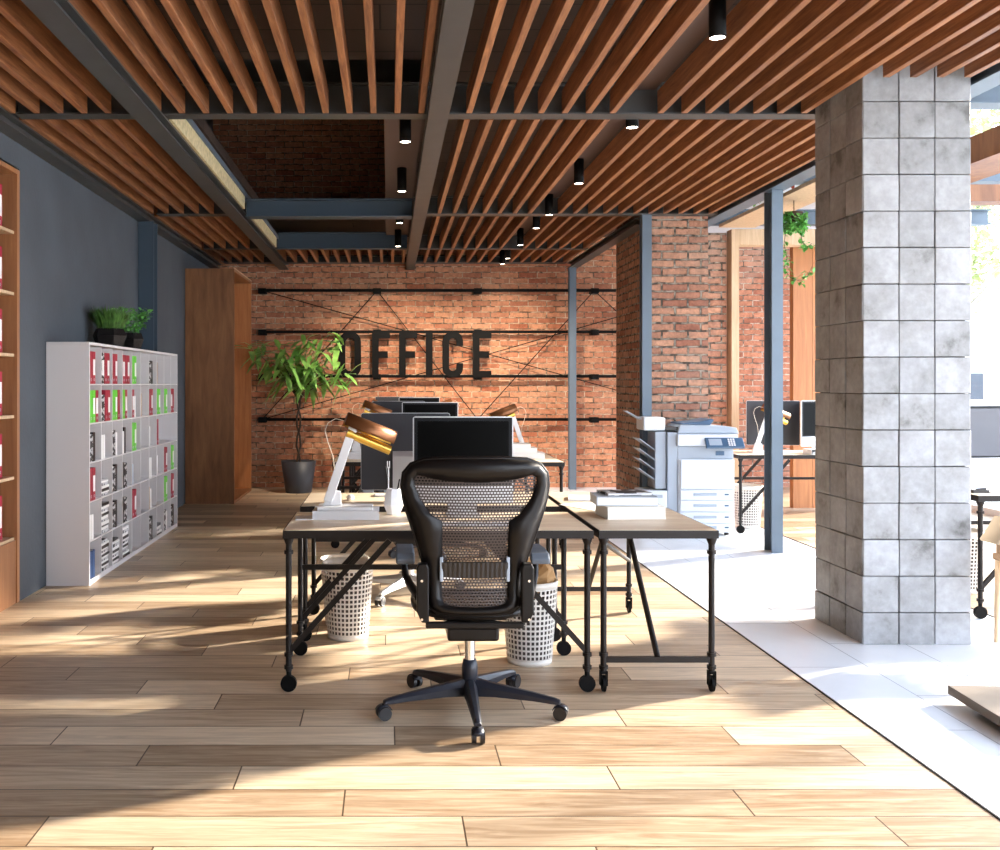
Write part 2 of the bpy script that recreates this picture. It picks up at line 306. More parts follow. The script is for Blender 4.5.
# ------------------------------------------------------------------ mesh helpers
class MB:
    def __init__(s): s.v = []; s.f = []; s.sm = []; s.cv = []
    def _add(s, vs, fs, smooth=False):
        o = len(s.v); s.v += [tuple(v) for v in vs]; s.f += [tuple(i+o for i in f) for f in fs]; s.sm += [smooth]*len(fs)
    def box(s, x0, x1, y0, y1, z0, z1):
        vs = [(x, y, z) for z in (z0, z1) for y in (y0, y1) for x in (x0, x1)]
        s._add(vs, [(0, 2, 3, 1), (4, 5, 7, 6), (0, 1, 5, 4), (2, 6, 7, 3), (0, 4, 6, 2), (1, 3, 7, 5)])
        return s
    def rbox(s, x0, x1, y0, y1, z0, z1, M):
        o = len(s.v); s.box(x0, x1, y0, y1, z0, z1)
        for i in range(o, len(s.v)): s.v[i] = tuple(M @ Vector(s.v[i]))
        return s
    def bar(s, p, q, w, h=None, up=(0, 0, 1)):
        """rectangular bar from p to q, w wide, h along up"""
        h = h or w; p = Vector(p); q = Vector(q); d = (q-p).normalized(); up = Vector(up)
        if abs(d.dot(up)) > 0.99: up = Vector((0, 1, 0))
        a = d.cross(up).normalized(); b = a.cross(d).normalized()
        vs = []
        for c in (p, q):
            for i, j in ((-1, -1), (1, -1), (1, 1), (-1, 1)): vs.append(c+a*i*w/2+b*j*h/2)
        s._add(vs, [(3, 2, 1, 0), (4, 5, 6, 7), (0, 1, 5, 4), (1, 2, 6, 5), (2, 3, 7, 6), (3, 0, 4, 7)]); return s
    def cyl(s, p, q, r, r2=None, n=14, cap=True):
        r2 = r if r2 is None else r2
        p = Vector(p); q = Vector(q); d = (q-p).normalized()
        up = Vector((0, 0, 1)) if abs(d.z) < 0.9 else Vector((1, 0, 0))
        a = d.cross(up).normalized(); b = d.cross(a).normalized()
        vs = []
        for c, rr in ((p, r), (q, r2)):
            for k in range(n):
                t = 2*PI*k/n; vs.append(c+a*math.cos(t)*rr+b*math.sin(t)*rr)
        s._add(vs, [(k, (k+1) % n, n+(k+1) % n, n+k) for k in range(n)], True)
        if cap:
            s._add(vs[:n], [tuple(range(n))[::-1]]); s._add(vs[n:], [tuple(range(n))])
        return s
    def tube(s, pts, r, n=8, closed=False):
        pts = [Vector(p) for p in pts]; N = len(pts); vs = []; prev = None
        rs = r if isinstance(r, (list, tuple)) else [r]*N
        for i, p in enumerate(pts):
            if closed: d = (pts[(i+1) % N]-pts[i-1]).normalized()
            else: d = (pts[min(i+1, N-1)]-pts[max(i-1, 0)]).normalized()
            if prev is None:
                up = Vector((0, 0, 1)) if abs(d.z) < 0.9 else Vector((1, 0, 0)); a = d.cross(up).normalized()
            else: a = (prev-d*prev.dot(d)).normalized()
            prev = a; b = d.cross(a)
            for k in range(n):
                t = 2*PI*k/n; vs.append(p+a*math.cos(t)*rs[i]+b*math.sin(t)*rs[i])
        fs = []
        for i in range(N if closed else N-1):
            j = (i+1) % N
            for k in range(n): fs.append((i*n+k, j*n+k, j*n+(k+1) % n, i*n+(k+1) % n))
        s._add(vs, fs, True)
        if not closed:
            s._add(vs[:n], [tuple(range(n))]); s._add(vs[-n:], [tuple(range(n))[::-1]])
        return s
    def lathe(s, prof, c=(0, 0, 0), n=32, smooth=True, M=None):
        vs = []
        for r, z in prof:
            for k in range(n):
                t = 2*PI*k/n; p = Vector((r*math.cos(t), r*math.sin(t), z))
                if M: p = M @ p
                vs.append(p+Vector(c))
        fs = []
        for i in range(len(prof)-1):
            for k in range(n): fs.append((i*n+k, i*n+(k+1) % n, (i+1)*n+(k+1) % n, (i+1)*n+k))
        s._add(vs, fs, smooth); return s
    def ball(s, c, r, n=14, sc=(1, 1, 1)):
        prof = [(max(1e-4, math.sin(PI*i/8))*r, -math.cos(PI*i/8)*r) for i in range(9)]
        o = len(s.v); s.lathe(prof, (0, 0, 0), n)
        for i in range(o, len(s.v)):
            v = s.v[i]; s.v[i] = (c[0]+v[0]*sc[0], c[1]+v[1]*sc[1], c[2]+v[2]*sc[2])
        return s
    def prism(s, poly, axis, a, b):
        """poly list of 2D points; axis 'Y': (x,z) extruded in y; 'X': (y,z); 'Z': (x,y)"""
        def P(p, t):
            return {'Y': (p[0], t, p[1]), 'X': (t, p[0], p[1]), 'Z': (p[0], p[1], t)}[axis]
        n = len(poly); vs = [P(p, a) for p in poly]+[P(p, b) for p in poly]
        s._add(vs, [tuple(range(n)), tuple(range(n, 2*n))[::-1]]+[(k, n+k, n+(k+1) % n, (k+1) % n) for k in range(n)]); return s
    def leaf(s, p, d, L, W, droop=0.3, up=Vector((0, 0, 1))):
        p = Vector(p); d = Vector(d).normalized()
        a = d.cross(up)
        a = a.normalized() if a.length > 1e-3 else Vector((1, 0, 0))
        nrm = a.cross(d).normalized()
        m1 = p+d*L*0.35; m2 = p+d*L*0.7-Vector((0, 0, 1))*droop*L*0.25; t = p+d*L-Vector((0, 0, 1))*droop*L*0.6
        vs = [p, m1+a*W*0.5+nrm*W*0.12, m1-a*W*0.5+nrm*W*0.12, m1, m2+a*W*0.38+nrm*W*0.08, m2-a*W*0.38+nrm*W*0.08, m2, t]
        s._add(vs, [(0, 3, 1), (0, 2, 3), (1, 3, 6, 4), (3, 2, 5, 6), (4, 6, 7), (6, 5, 7)], True); return s
    def build(s, name, m, parent=None, bevel=0, seg=2, solid=0, loc=None, recalc=True):
        me = bpy.data.meshes.new(name); me.from_pydata(s.v, [], s.f)
        for p, f in zip(me.polygons, s.sm): p.use_smooth = f
        me.materials.append(MT[m] if isinstance(m, str) else m)
        if recalc:
            b = bmesh.new(); b.from_mesh(me); bmesh.ops.recalc_face_normals(b, faces=b.faces); b.to_mesh(me); b.free()
        me.update()
        o = bpy.data.objects.new(name, me); COL.objects.link(o)
        if parent: o.parent = parent
        if loc: o.location = loc
        if solid:
            q = o.modifiers.new('solid', 'SOLIDIFY'); q.thickness = solid; q.offset = 0
        if bevel:
            q = o.modifiers.new('bevel', 'BEVEL'); q.width = bevel; q.segments = seg; q.limit_method = 'ANGLE'; q.angle_limit = math.radians(40)
            q.harden_normals = False
        return o

def tag(o, label=None, cat=None, group=None, kind=None):
    if label: o['label'] = label
    if cat: o['category'] = cat
    if group: o['group'] = group
    if kind: o['kind'] = kind
    return o
def thing(name, label, cat, loc=(0, 0, 0), rz=0, group=None):
    o = bpy.data.objects.new(name, None); COL.objects.link(o); o.empty_display_size = 0.1
    o.location = loc; o.rotation_euler = (0, 0, rz); tag(o, label, cat, group); return o
def kids(o): return [c for c in bpy.data.objects if c.parent == o]
def copy_tree(o, parent=None, loc=None, rz=None, label=None, group=None):
    c = o.copy(); COL.objects.link(c)
    if parent: c.parent = parent
    if loc is not None: c.location = loc
    if rz is not None: c.rotation_euler = (0, 0, rz)
    if label: c['label'] = label
    if group: c['group'] = group
    for ch in kids(o): copy_tree(ch, c)
    return c
def struct(name, mb, m, **k):
    o = mb.build(name, m, **k); o['kind'] = 'structure'; return o
def PX(px, Y): return (px-388.5)/F*Y
def PZ(py, Y): return CZ-(py-384)/F*Y
ORD = ['zeroth', 'first', 'second', 'third', 'fourth', 'fifth', 'sixth', 'seventh', 'eighth', 'ninth', 'tenth']
# ------------------------------------------------------------------ setting
XL, YB = -2.455, 13.57
o = struct('floor', MB().box(XL-0.35-0.246, 2.025-0.246, -1.2-3.03, YB+0.1-3.03, -0.1, 0), 'floor', loc=(0.246, 3.03, 0))
struct('floor', MB().box(2.03-2.03, 3.75-2.03, -1.2-4.05, YB+0.1-4.05, -0.1, 0), 'tilefloor', loc=(2.03, 4.05, 0))
struct('floor', MB().box(3.755, 6.7, -1.2, YB+0.1, -0.1, 0), 'floor')
struct('trim_1', MB().box(2.025, 2.033, -1.2, YB, -0.02, 0.004), 'pipe')
struct('trim_2', MB().box(3.748, 3.756, -1.2, YB, -0.02, 0.004), 'pipe')
m = MB()
m.box(-2.9, XL, 6.45, YB+0.15, 0, 5.5).box(-2.9, XL, 3.5, 6.45, 2.875, 5.5).box(-2.9, -2.82, 3.5, 6.45, 0, 2.875).box(-2.9, XL, -1.2, 3.5, 0, 5.5)
struct('wall_left', m, 'wallgrey')
struct('wall_back', MB().box(XL, 3.72, YB, YB+0.15, 0, 5.5), 'brickback')
struct('wall_back', MB().box(3.72, 6.9, YB, YB+0.15, 0, 5.5), 'bricklit')
m = MB().box(2.62, 3.195, 9.70, 11.16, 0, 3.45)
struct('wall_center', m, 'brickpier')
struct('wall_center', MB().box(3.195, 3.70, 10.62, 11.16, 0, 3.1), 'brickpier')
# ceiling with the open void over the desks
m = MB()
m.box(XL, 3.42, -1.2, 6.14, 3.5, 3.6).box(XL, -1.50, 6.14, 12.0, 3.5, 3.6).box(0.24, 3.42, 6.14, 12.0, 3.5, 3.6).box(XL, 3.42, 12.0, YB, 3.5, 3.6)
struct('ceiling', m, 'ceil')
struct('ceiling', MB().box(3.42, 4.35, -1.2, 8.4, 3.5, 3.6).box(3.42, 6.7, 8.4, YB, 3.5, 3.6), 'ceilpale')
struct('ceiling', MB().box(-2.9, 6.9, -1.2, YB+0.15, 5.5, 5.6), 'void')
struct('ceiling', MB().box(1.43, 1.67, -1.0, 13.3, 3.287, 3.30), 'soffit')
struct('ceiling', MB().box(-0.03, 0.235, 6.14, 12.0, 3.287, 3.30), 'soffit')
struct('upper_light_block', MB().box(3.42, 3.5, -1.2, YB, 3.6, 5.5).box(XL, 3.42, -1.2, -1.1, 3.6, 5.5), 'void')  # added out of view to block light and darken the brick above the opening
# glazed right side and rear
m = MB()
for y in [-1.2+3.69*i for i in range(5)]: m.box(6.62, 6.68, y-0.03, y+0.03, 0, 3.55)
m.box(6.6, 6.7, -1.2, YB, 0, 0.08).box(6.6, 6.7, -1.2, YB, 3.5, 3.6)
wf = struct('window_1', m, 'frame')
g = MB().box(6.648, 6.652, -1.17, YB-0.03, 0.08, 3.5).build('pane', 'glass', wf)
m = MB()
for x in (2.0, 4.3, 6.6): m.box(x-0.03, x+0.03, -1.23, -1.17, 0, 3.5)
m.box(2.0, 6.7, -1.25, -1.15, 0, 0.06).box(2.0, 6.7, -1.25, -1.15, 3.44, 3.5)
wf = struct('window_2', m, 'frame')
struct('wall_rear', MB().box(XL-0.4, 1.97, -1.3, -1.2, 0, 3.5), 'wallgrey')
MB().box(2.0, 6.6, -1.202, -1.198, 0.06, 3.44).build('pane', 'glass', wf)

# ------------------------------------------------------------------ tiled column
CX0, CX1, CY0, CY1 = 2.632, 3.228, 5.38, 5.98
col = thing('tiled_column', 'square column clad in worn grey concrete tiles on the white tile floor', 'column', ((CX0+CX1)/2, (CY0+CY1)/2, 0))
hx, hy = (CX1-CX0)/2, (CY1-CY0)/2
MB().box(-hx+0.02, hx-0.02, -hy+0.02, hy-0.02, 0, 3.49).build('core', 'grout', col)
rz = [0.0, 0.177]
while rz[-1] < 3.45: rz.append(min(3.49, rz[-1]+0.2025))
m = MB(); tiles = []
R = random.Random(3)
for face in range(4):
    for i in range(3):
        for j in range(len(rz)-1):
            W = hx if face in (0, 2) else hy; D = hy if face in (0, 2) else hx
            a = -W+2*W*i/3+0.0022; b = -W+2*W*(i+1)/3-0.0022
            if i == 0: a = -W
            if i == 2: b = W
            off = D+R.uniform(0.0, 0.006); g0 = rz[j]+0.0022*(j > 0)+R.uniform(-.0012, .0012)*(j > 0); g1 = rz[j+1]-0.0022
            n0 = len(m.v)
            if face == 0: m.box(a, b, -off, -D+0.05, g0, g1)
            elif face == 2: m.box(a, b, D-0.05, off, g0, g1)
            elif face == 1: m.box(D-0.05, off, a+0.001, b-0.001, g0, g1)
            else: m.box(-off, -D+0.05, a+0.001, b-0.001, g0, g1)
            tiles.append((n0, len(m.v), R.random(), R.random(), R.random()))
o = m.build('tile_cladding', 'coltile', col, bevel=0.003, seg=1)
ca = o.data.color_attributes.new('tile', 'FLOAT_COLOR', 'POINT')
for n0, n1, r_, g_, b_ in tiles:
    for k in range(n0, n1): ca.data[k].color = (r_, g_, b_, 1)

# ------------------------------------------------------------------ steel frame
def beam(name, label, cat, axis, a, b, c0, c1, z0, z1, mt, fl=0.012, group=None):
    """I-beam along axis from a to b, spanning c0..c1 across and z0..z1"""
    L = (b-a)/2; W = (c1-c0)/2; H = z1-z0
    m = MB()
    def bx(u0, u1, v0, v1, w0, w1):
        m.box(u0, u1, v0, v1, w0, w1) if axis == 'X' else m.box(v0, v1, u0, u1, w0, w1)
    bx(-L, L, -W, W, 0, fl); bx(-L, L, -W, W, H-fl, H); bx(-L, L, -W*0.12-0.004, W*0.12+0.004, fl, H-fl)
    loc = ((a+b)/2, (c0+c1)/2, z0) if axis == 'X' else ((c0+c1)/2, (a+b)/2, z0)
    o = m.build(name, mt, loc=loc); return tag(o, label, cat, group)
beam('steel_beam', 'dark steel beam running into the room along the top of the grey wall', 'beam', 'Y', -1.2, YB-0.01, XL, -2.335, 3.04, 3.118, 'steel')
beam('steel_beam', 'wide dark steel beam running into the room left of the office sign, beside the ceiling opening', 'beam', 'Y', -1.2, YB-0.01, -1.527, -1.395, 3.04, 3.118, 'steel')
beam('steel_beam', 'steel beam running into the room above the desks near the picture centre', 'beam', 'Y', -1.2, YB-0.01, 0.235, 0.36, 3.04, 3.118, 'steel')
beam('steel_beam', 'steel beam from the brick pier to the back wall at the slat edge', 'beam', 'Y', 9.74, YB-0.12, 2.475, 2.60, 3.04, 3.118, 'steel')
beam('steel_beam', 'blue-grey steel edge beam resting on the free-standing steel post', 'beam', 'Y', -1.2, 10.45, 3.25, 3.40, 3.11, 3.30, 'bluesteel')
beam('cross_beam', 'dark cross beam spanning the whole ceiling, nearest to the camera', 'beam', 'X', -2.32, 3.24, 6.02, 6.14, 3.12, 3.32, 'steel')
beam('cross_beam', 'dark cross beam over the white bookcase, second from the camera', 'beam', 'X', -2.29, -1.37, 9.55, 9.70, 3.12, 3.30, 'steel')
beam('cross_beam', 'dark cross beam ending above the brick pier, right of the centre beam', 'beam', 'X', 0.25, 3.24, 9.55, 9.69, 3.12, 3.30, 'steel')
beam('cross_beam', 'short dark cross beam near the wooden wardrobe', 'beam', 'X', -2.29, -1.37, 12.0, 12.1, 3.12, 3.30, 'steel')
beam('cross_beam', 'thin cross beam in front of the office sign wall, right of the centre beam', 'beam', 'X', 0.37, 2.47, 12.0, 12.1, 3.12, 3.30, 'steel')
beam('cross_beam', 'nearer blue steel beam crossing the ceiling opening', 'beam', 'X', -1.37, 0.23, 9.28, 9.45, 3.05, 3.22, 'darkblue')
beam('cross_beam', 'farther blue steel beam crossing the ceiling opening', 'beam', 'X', -1.37, 0.23, 11.98, 12.1, 3.12, 3.32, 'darkblue')
beam('cross_beam', 'dark steel beam along the top of the brick sign wall', 'beam', 'X', -2.28, 2.47, 13.38, 13.55, 3.122, 3.22, 'steel')
beam('cross_beam', 'blue steel beam above the pale timber doorway', 'beam', 'X', 3.41, 6.5, 10.46, 10.6, 3.17, 3.33, 'bluesteel')
beam('cross_beam', 'blue steel beam leaving the edge beam above the free-standing post', 'beam', 'X', 3.41, 6.5, 8.25, 8.40, 3.17, 3.33, 'bluesteel')
beam('cross_beam', 'pale blue steel beam right of the tiled column top', 'beam', 'X', 3.41, 6.5, 5.95, 6.10, 3.17, 3.33, 'bluesteel')
tag(MB().box(-0.01, 0.01, -1.56, 1.56, 0, 0.12).build('edge_board', 'osb', loc=(-1.384, 7.72, 3.12)), 'long beige board lining the ceiling opening beside the wide beam', 'board')
tag(MB().box(-0.01, 0.01, -1.2, 1.2, 0, 0.12).build('edge_board', 'osb', loc=(-1.384, 10.7, 3.12)), 'short beige board lining the far end of the ceiling opening', 'board')
tag(MB().box(-0.03, 0.03, -2.95, 2.95, 0, 0.04).build('edge_rail', 'bluesteel', loc=(-1.392, 9.08, 3.242)), 'blue steel rail on top of the beige board by the ceiling opening', 'rail')
def post(label, x0, x1, y0, y1, z1, mt, base=False, z0=0):
    m = MB(); hx, hy = (x1-x0)/2, (y1-y0)/2; f = 0.012
    m.box(-hx, hx, -hy, -hy+f, 0, z1).box(-hx, hx, hy-f, hy, 0, z1).box(-0.006, 0.006, -hy+f, hy-f, 0, z1)
    if base: m.box(-hx-0.01, hx+0.01, -hy-0.01, hy+0.01, 0, 0.012)
    return tag(m.build('steel_post', mt, loc=((x0+x1)/2, (y0+y1)/2, z0)), label, 'post')
post('free-standing blue-grey steel post on the white tiles beside the copier', 3.276, 3.372, 8.29, 8.46, 3.108, 'bluesteel')
post('blue-grey steel post against the left edge of the brick pier front', 2.507, 2.60, 9.58, 9.69, 3.118, 'bluesteel')
post('thin steel post in front of the back wall, right of the office sign', 2.475, 2.57, 13.27, 13.37, 3.04, 'bluesteel')
post('dark steel post on the grey wall behind the plants', -2.45, -2.30, 9.50, 9.66, 1.288, 'darkblue', z0=1.75)
# timber
tag(MB().box(-0.195, 0.195, -1.2, 1.2, 0, 0.035).build('timber_board', 'palewood', loc=(3.755, 9.25, 3.13)), 'pale timber ceiling board beside the hanging ivy', 'board')
tag(MB().box(-0.21, 0.21, -2.7, 2.7, 0, 0.2).build('timber_beam', 'wardrobe', loc=(4.56, 5.3, 3.09)), 'brown timber beam right of the tiled column top', 'beam')
tag(MB().box(-1.2, 1.2, -0.1, 0.1, 0, 0.14).build('timber_beam', 'wardrobe', loc=(5.4, 8.14, 2.96)), 'brown cross timber low at the right edge of the picture', 'beam')
df = thing('door_frame', 'pale timber doorway frame right of the brick pier', 'door frame', (4.2, 10.62, 0))
MB().box(-0.47, -0.39, -0.08, 0.08, 0, 3.128).build('jamb', 'palewood', df)
MB().box(-0.39, 1.6, -0.08, 0.08, 2.955, 3.128).build('lintel', 'palewood', df)
tw = thing('wooden_partition', 'tall orange-brown wooden partition behind the right-hand desk', 'partition', (5.17, 11.36, 0))
for i in range(4): MB().box(-0.45+i*0.225, -0.229+i*0.225, -0.05, 0.05, 0, 3.15).build('panel', 'orangewood', tw)

# ------------------------------------------------------------------ ceiling slats
def slat_set(xs, y0, y1, label, group, proto={}):
    key = round(y1-y0, 3)
    for x in xs:
        if key not in proto:
            L = (y1-y0)/2
            o = MB().box(-0.01875, 0.01875, -L, L, 0, 0.14).build('ceiling_slat', 'slat', bevel=0.002, seg=1); proto[key] = o
        else:
            o = proto[key].copy(); COL.objects.link(o)
        o.location = (x+0.01875, (y0+y1)/2, 3.12)
        tag(o, label, 'ceiling slat', group)
KX = lambda k: 0.0366+0.148*k
left = [-2.265+0.148*j for j in range(5)]
mid = [KX(k) for k in range(-10, 2)]
r1 = [KX(k) for k in range(3, 10)]
S = [(-1.15, 6.005), (6.155, 9.535), (9.705, 11.985), (12.115, 13.365)]
nm = ['bay nearest the camera', 'second bay, beyond the nearest cross beam', 'third bay, level with the brick pier', 'last bay, in front of the sign wall']
for i, (a, b) in enumerate(S):
    slat_set([-2.357]+left if 0 else [-2.345+0.148*j for j in range(6)], a, b, 'timber slat between grey wall and left beam, '+nm[i], 'slats along the grey wall, bay %s' % ORD[i+1])
    if i in (0, 3): slat_set(mid, a, b, 'timber slat between left beam and centre beam, '+nm[i], 'slats left of the centre beam, bay %s' % ORD[i+1])
    slat_set(r1, a, b, 'timber slat between centre beam and spotlight row, '+nm[i], 'slats right of the centre beam, bay %s' % ORD[i+1])
    ks = range(11, 18) if i == 0 else (range(11, 22) if i == 1 else range(11, 17))
    slat_set([KX(k) for k in ks], a, b, 'timber slat right of the spotlight row, '+nm[i], 'slats right of the spotlights, bay %s' % ORD[i+1])
slat_set([KX(k) for k in range(18, 22)], -1.15, 5.30, 'orange-brown timber slat ending against the front of the tiled column', 'slats ending at the tiled column')

# ------------------------------------------------------------------ spotlights
def spotlight(x, y, label, power):
    t = thing('ceiling_spotlight', label, 'spotlight', (x, y, 3.085))
    MB().lathe([(0.0, 0.2), (0.040, 0.2), (0.040, 0.0), (0.036, 0.0), (0.036, 0.012)], n=24).build('body', 'blackmetal', t)
    MB().lathe([(0.0001, 0.0), (0.036, 0.0)], n=24).build('lens', 'lens', t, loc=(0, 0, 0.004))
    ld = bpy.data.lights.new('spot', 'SPOT'); lo = bpy.data.objects.new('spot', ld); COL.objects.link(lo)
    ld.energy = power; ld.spot_size = math.radians(95); ld.spot_blend = 0.8; ld.color = (1, 0.84, 0.66); ld.shadow_soft_size = 0.035
    lo.parent = t; lo.location = (0, 0, -0.01); lo.rotation_euler = (math.radians(38 if y > 11 and y < 12 else 0), 0, 0); return t
for i, (y, n) in enumerate(zip([4.6, 6.21, 7.95, 9.42, 10.23, 11.48, 12.69, 13.28], ['nearest the camera', 'second from the camera, just past the cross beam', 'third from the camera', 'fourth from the camera, before the pier cross beam', 'fifth from the camera, after the pier cross beam', 'sixth from the camera', 'seventh from the camera', 'closest to the brick sign wall'])):
    spotlight(1.56, y, 'black cylinder spotlight, right ceiling row, '+n, 18 if i < 5 else (300 if i == 5 else (25 if i == 6 else 8)))
for i, (y, n) in enumerate(zip([6.58, 8.27, 9.9, 11.58], ['nearest the camera', 'second from the camera', 'third from the camera', 'farthest from the camera'])):
    spotlight(0.114, y, 'black cylinder spotlight beside the ceiling opening, '+n, 18 if i < 3 else 260)

# ------------------------------------------------------------------ outside
struct('ground', MB().box(6.7, 60, -20, 60, -0.15, -0.05), 'grass')
b = thing('white_building', 'white rendered building with stair railing outside the windows', 'building', (13, 20, -0.05))
MB().box(-3.5, 5, -1.5, 2, 0, 2.9).build('wall', 'facade', b)
MB().box(-3.6, 5.1, -1.6, 2, 2.9, 3.0).build('roof_slab', 'facade', b)
for i, x in enumerate((-2.4, -0.9, 0.6)):
    d = MB().box(x, x+0.95, -1.56, -1.5, 0.1, 2.15).build('door_leaf', 'frame', b)
    MB().box(x+0.25, x+0.7, -1.575, -1.56, 1.2, 1.7).build('pane', 'wallgrey', d)
m = MB()
for i in range(30): m.box(-3.5+i*0.28, -3.47+i*0.28, -1.5, -1.47, 3.0, 3.95)
m.box(-3.5, 5, -1.5, -1.45, 3.95, 4.0); m.bar((-3.5, -1.46, 3.0), (-1.5, -1.46, 4.0), 0.04)
m.build('railing', 'frame', b)
def bare_tree(name, label, loc, H, seed, leaf):
    R = random.Random(seed); t = thing(name, label, 'tree', loc)
    m = MB(); lf = MB()
    def grow(p, d, L, r, lev):
        pts = [Vector(p)]; dd = Vector(d)
        for i in range(5):
            dd = (dd+Vector((R.uniform(-.22, .22), R.uniform(-.22, .22), R.uniform(-.05, .15)))).normalized(); pts.append(pts[-1]+dd*L/5)
        m.tube(pts, [r*(1-0.12*i) for i in range(6)], 6)
        if lev < 4:
            for k in range(3 if lev else 5):
                q = pts[R.randint(2, 5)]
                nd_ = (dd+Vector((R.uniform(-1, 1), R.uniform(-1, 1), R.uniform(-.1, .6)))).normalized()
                grow(q, nd_, L*0.62, r*0.45, lev+1)
        if lev >= 3:
            for k in range(26):
                q = pts[R.randint(1, 5)]+Vector((R.uniform(-.2, .2), R.uniform(-.2, .2), R.uniform(-.2, .2)))
                lf.leaf(q, (R.uniform(-1, 1), R.uniform(-1, 1), R.uniform(-.5, .5)), 0.16, 0.09)
    grow((0, 0, 0), (0, 0, 1), H*0.4, 0.14, 0)
    m.build('branches', 'frame' if 0 else 'treebark', t); lf.build('leaves', leaf, t, recalc=False)
bare_tree('garden_tree', 'pale leafy tree outside the windows left of the white building', (8.9, 15.2, -0.05), 9, 5, 'treeleaf')
bare_tree('garden_tree', 'pale leafy tree outside behind the white building', (15.5, 25.0, -0.05), 11, 8, 'treeleaf')
# ------------------------------------------------------------------ office sign
sg = thing('wall_sign', 'black metal OFFICE sign with four rails and crossed cables on the brick wall', 'sign', (0, 13.44, 0))
ZR = [PZ(290.3, 13.42), PZ(331.8, 13.42), PZ(376.3, 13.42), PZ(419.5, 13.42)]
BX = [PX(262, 13.42), PX(377, 13.42), PX(478, 13.42), PX(595, 13.42)]
for z in ZR: MB().box(BX[0], 3.5, -0.015, 0.015, z-0.02, z+0.02).build('rail', 'blackmetal', sg)
for z in ZR:
    for x in BX: MB().box(x-0.055, x+0.055, -0.03, 0.12, z-0.045, z+0.03).build('bracket', 'blackmetal', sg, bevel=0.006)
cz = lambda a, b: MB().cyl((a[0], 0.03, a[1]), (b[0], 0.03, b[1]), 0.007, n=6).build('cable', 'blackmetal', sg)
cz((BX[0], ZR[0]), (3.5, PZ(397, 13.42))); cz((BX[0], ZR[3]), (3.5, PZ(310, 13.42)))
cz((BX[0], ZR[3]), (BX[1], ZR[0])); cz((BX[1], ZR[0]), (BX[2], ZR[3])); cz((BX[2], ZR[3]), (BX[3], ZR[0])); cz((BX[3], ZR[0]), (3.5, PZ(312, 13.42)-0.3))
zt, zb = PZ(331.5, 13.38), PZ(377.5, 13.38); S_ = 0.092
def lx(p): return PX(p, 13.38)
def ring_letter(x0, x1, opening):
    """condensed O / C: rounded outline"""
    cx = (x0+x1)/2; W = (x1-x0)/2; m = MB(); r = W
    def outline(off):
        ww = W-off; pts = []
        ztt, zbb = zt-off, zb+off; rr = ww*0.95
        for k in range(9):
            t = PI/2*(1-k/8); pts.append((cx+(ww-rr)+rr*math.cos(t), ztt-rr+rr*math.sin(t)))
        for k in range(9):
            t = -PI/2*k/8; pts.append((cx+(ww-rr)+rr*math.cos(t), zbb+rr+rr*math.sin(t)))
        for k in range(9):
            t = -PI/2-PI/2*k/8; pts.append((cx-(ww-rr)+rr*math.cos(t), zbb+rr+rr*math.sin(t)))
        for k in range(9):
            t = PI-PI/2*k/8; pts.append((cx-(ww-rr)+rr*math.cos(t), ztt-rr+rr*math.sin(t)))
        return pts
    A, B = outline(0), outline(S_); n = len(A)
    for i in range(n):
        j = (i+1) % n
        mx = (A[i][0]+A[j][0])/2; mz = (A[i][1]+A[j][1])/2
        if opening and i == 8: # straight right side, split
            g = 0.12
            mid_ = (zt+zb)/2
            m.box(B[i][0], A[i][0], -0.05, 0.0, mid_+g, A[i][1]); m.box(B[i][0], A[i][0], -0.05, 0.0, A[j][1], mid_-g); continue
        m.prism([A[i], A[j], B[j], B[i]], 'Y', -0.05, 0.0)
    return m
ring_letter(lx(338.6), lx(361), False).build('letter', 'blackmetal', sg)
ring_letter(lx(442.6), lx(463.2), True).build('letter', 'blackmetal', sg)
def bars(x0, x1, three):
    m = MB(); m.box(x0, x0+S_, -0.05, 0, zb, zt); m.box(x0+S_, x1, -0.05, 0, zt-S_, zt)
    mz = (zt+zb)/2; m.box(x0+S_, x1-0.03, -0.05, 0, mz-S_/2, mz+S_/2)
    if three: m.box(x0+S_, x1, -0.05, 0, zb, zb+S_)
    return m
bars(lx(372), lx(390), False).build('letter', 'blackmetal', sg)
bars(lx(399), lx(417.3), False).build('letter', 'blackmetal', sg)
MB().box(lx(426), lx(426)+S_, -0.05, 0, zb, zt).build('letter', 'blackmetal', sg)
bars(lx(473), lx(491.5), True).build('letter', 'blackmetal', sg)

# ------------------------------------------------------------------ wardrobe box
wd = thing('wooden_wardrobe', 'tall brown wooden box with open side beside the brick sign wall', 'wardrobe', (-1.86, 11.68, 0))
H = 2.836; XW = -0.588
MB().box(XW, 0, 0, 0.03, 0, H).build('front_panel', 'wardrobe', wd)
MB().box(XW, -0.45, 0.03, 1.46, 0.03, H-0.03).build('back_panel', 'orangewood', wd)
MB().box(XW, 0, 0.03, 1.46, H-0.03, H).build('top_panel', 'shelfwood', wd)
MB().box(XW, 0, 0.03, 1.46, 0, 0.03).build('bottom_panel', 'shelfwood', wd)
MB().box(XW, 0, 1.46, 1.49, 0, H).build('side_panel', 'orangewood', wd)
MB().box(-0.010, 0.004, -0.004, 1.49, H, H+0.012).build('edge_strip', 'palewood', wd)

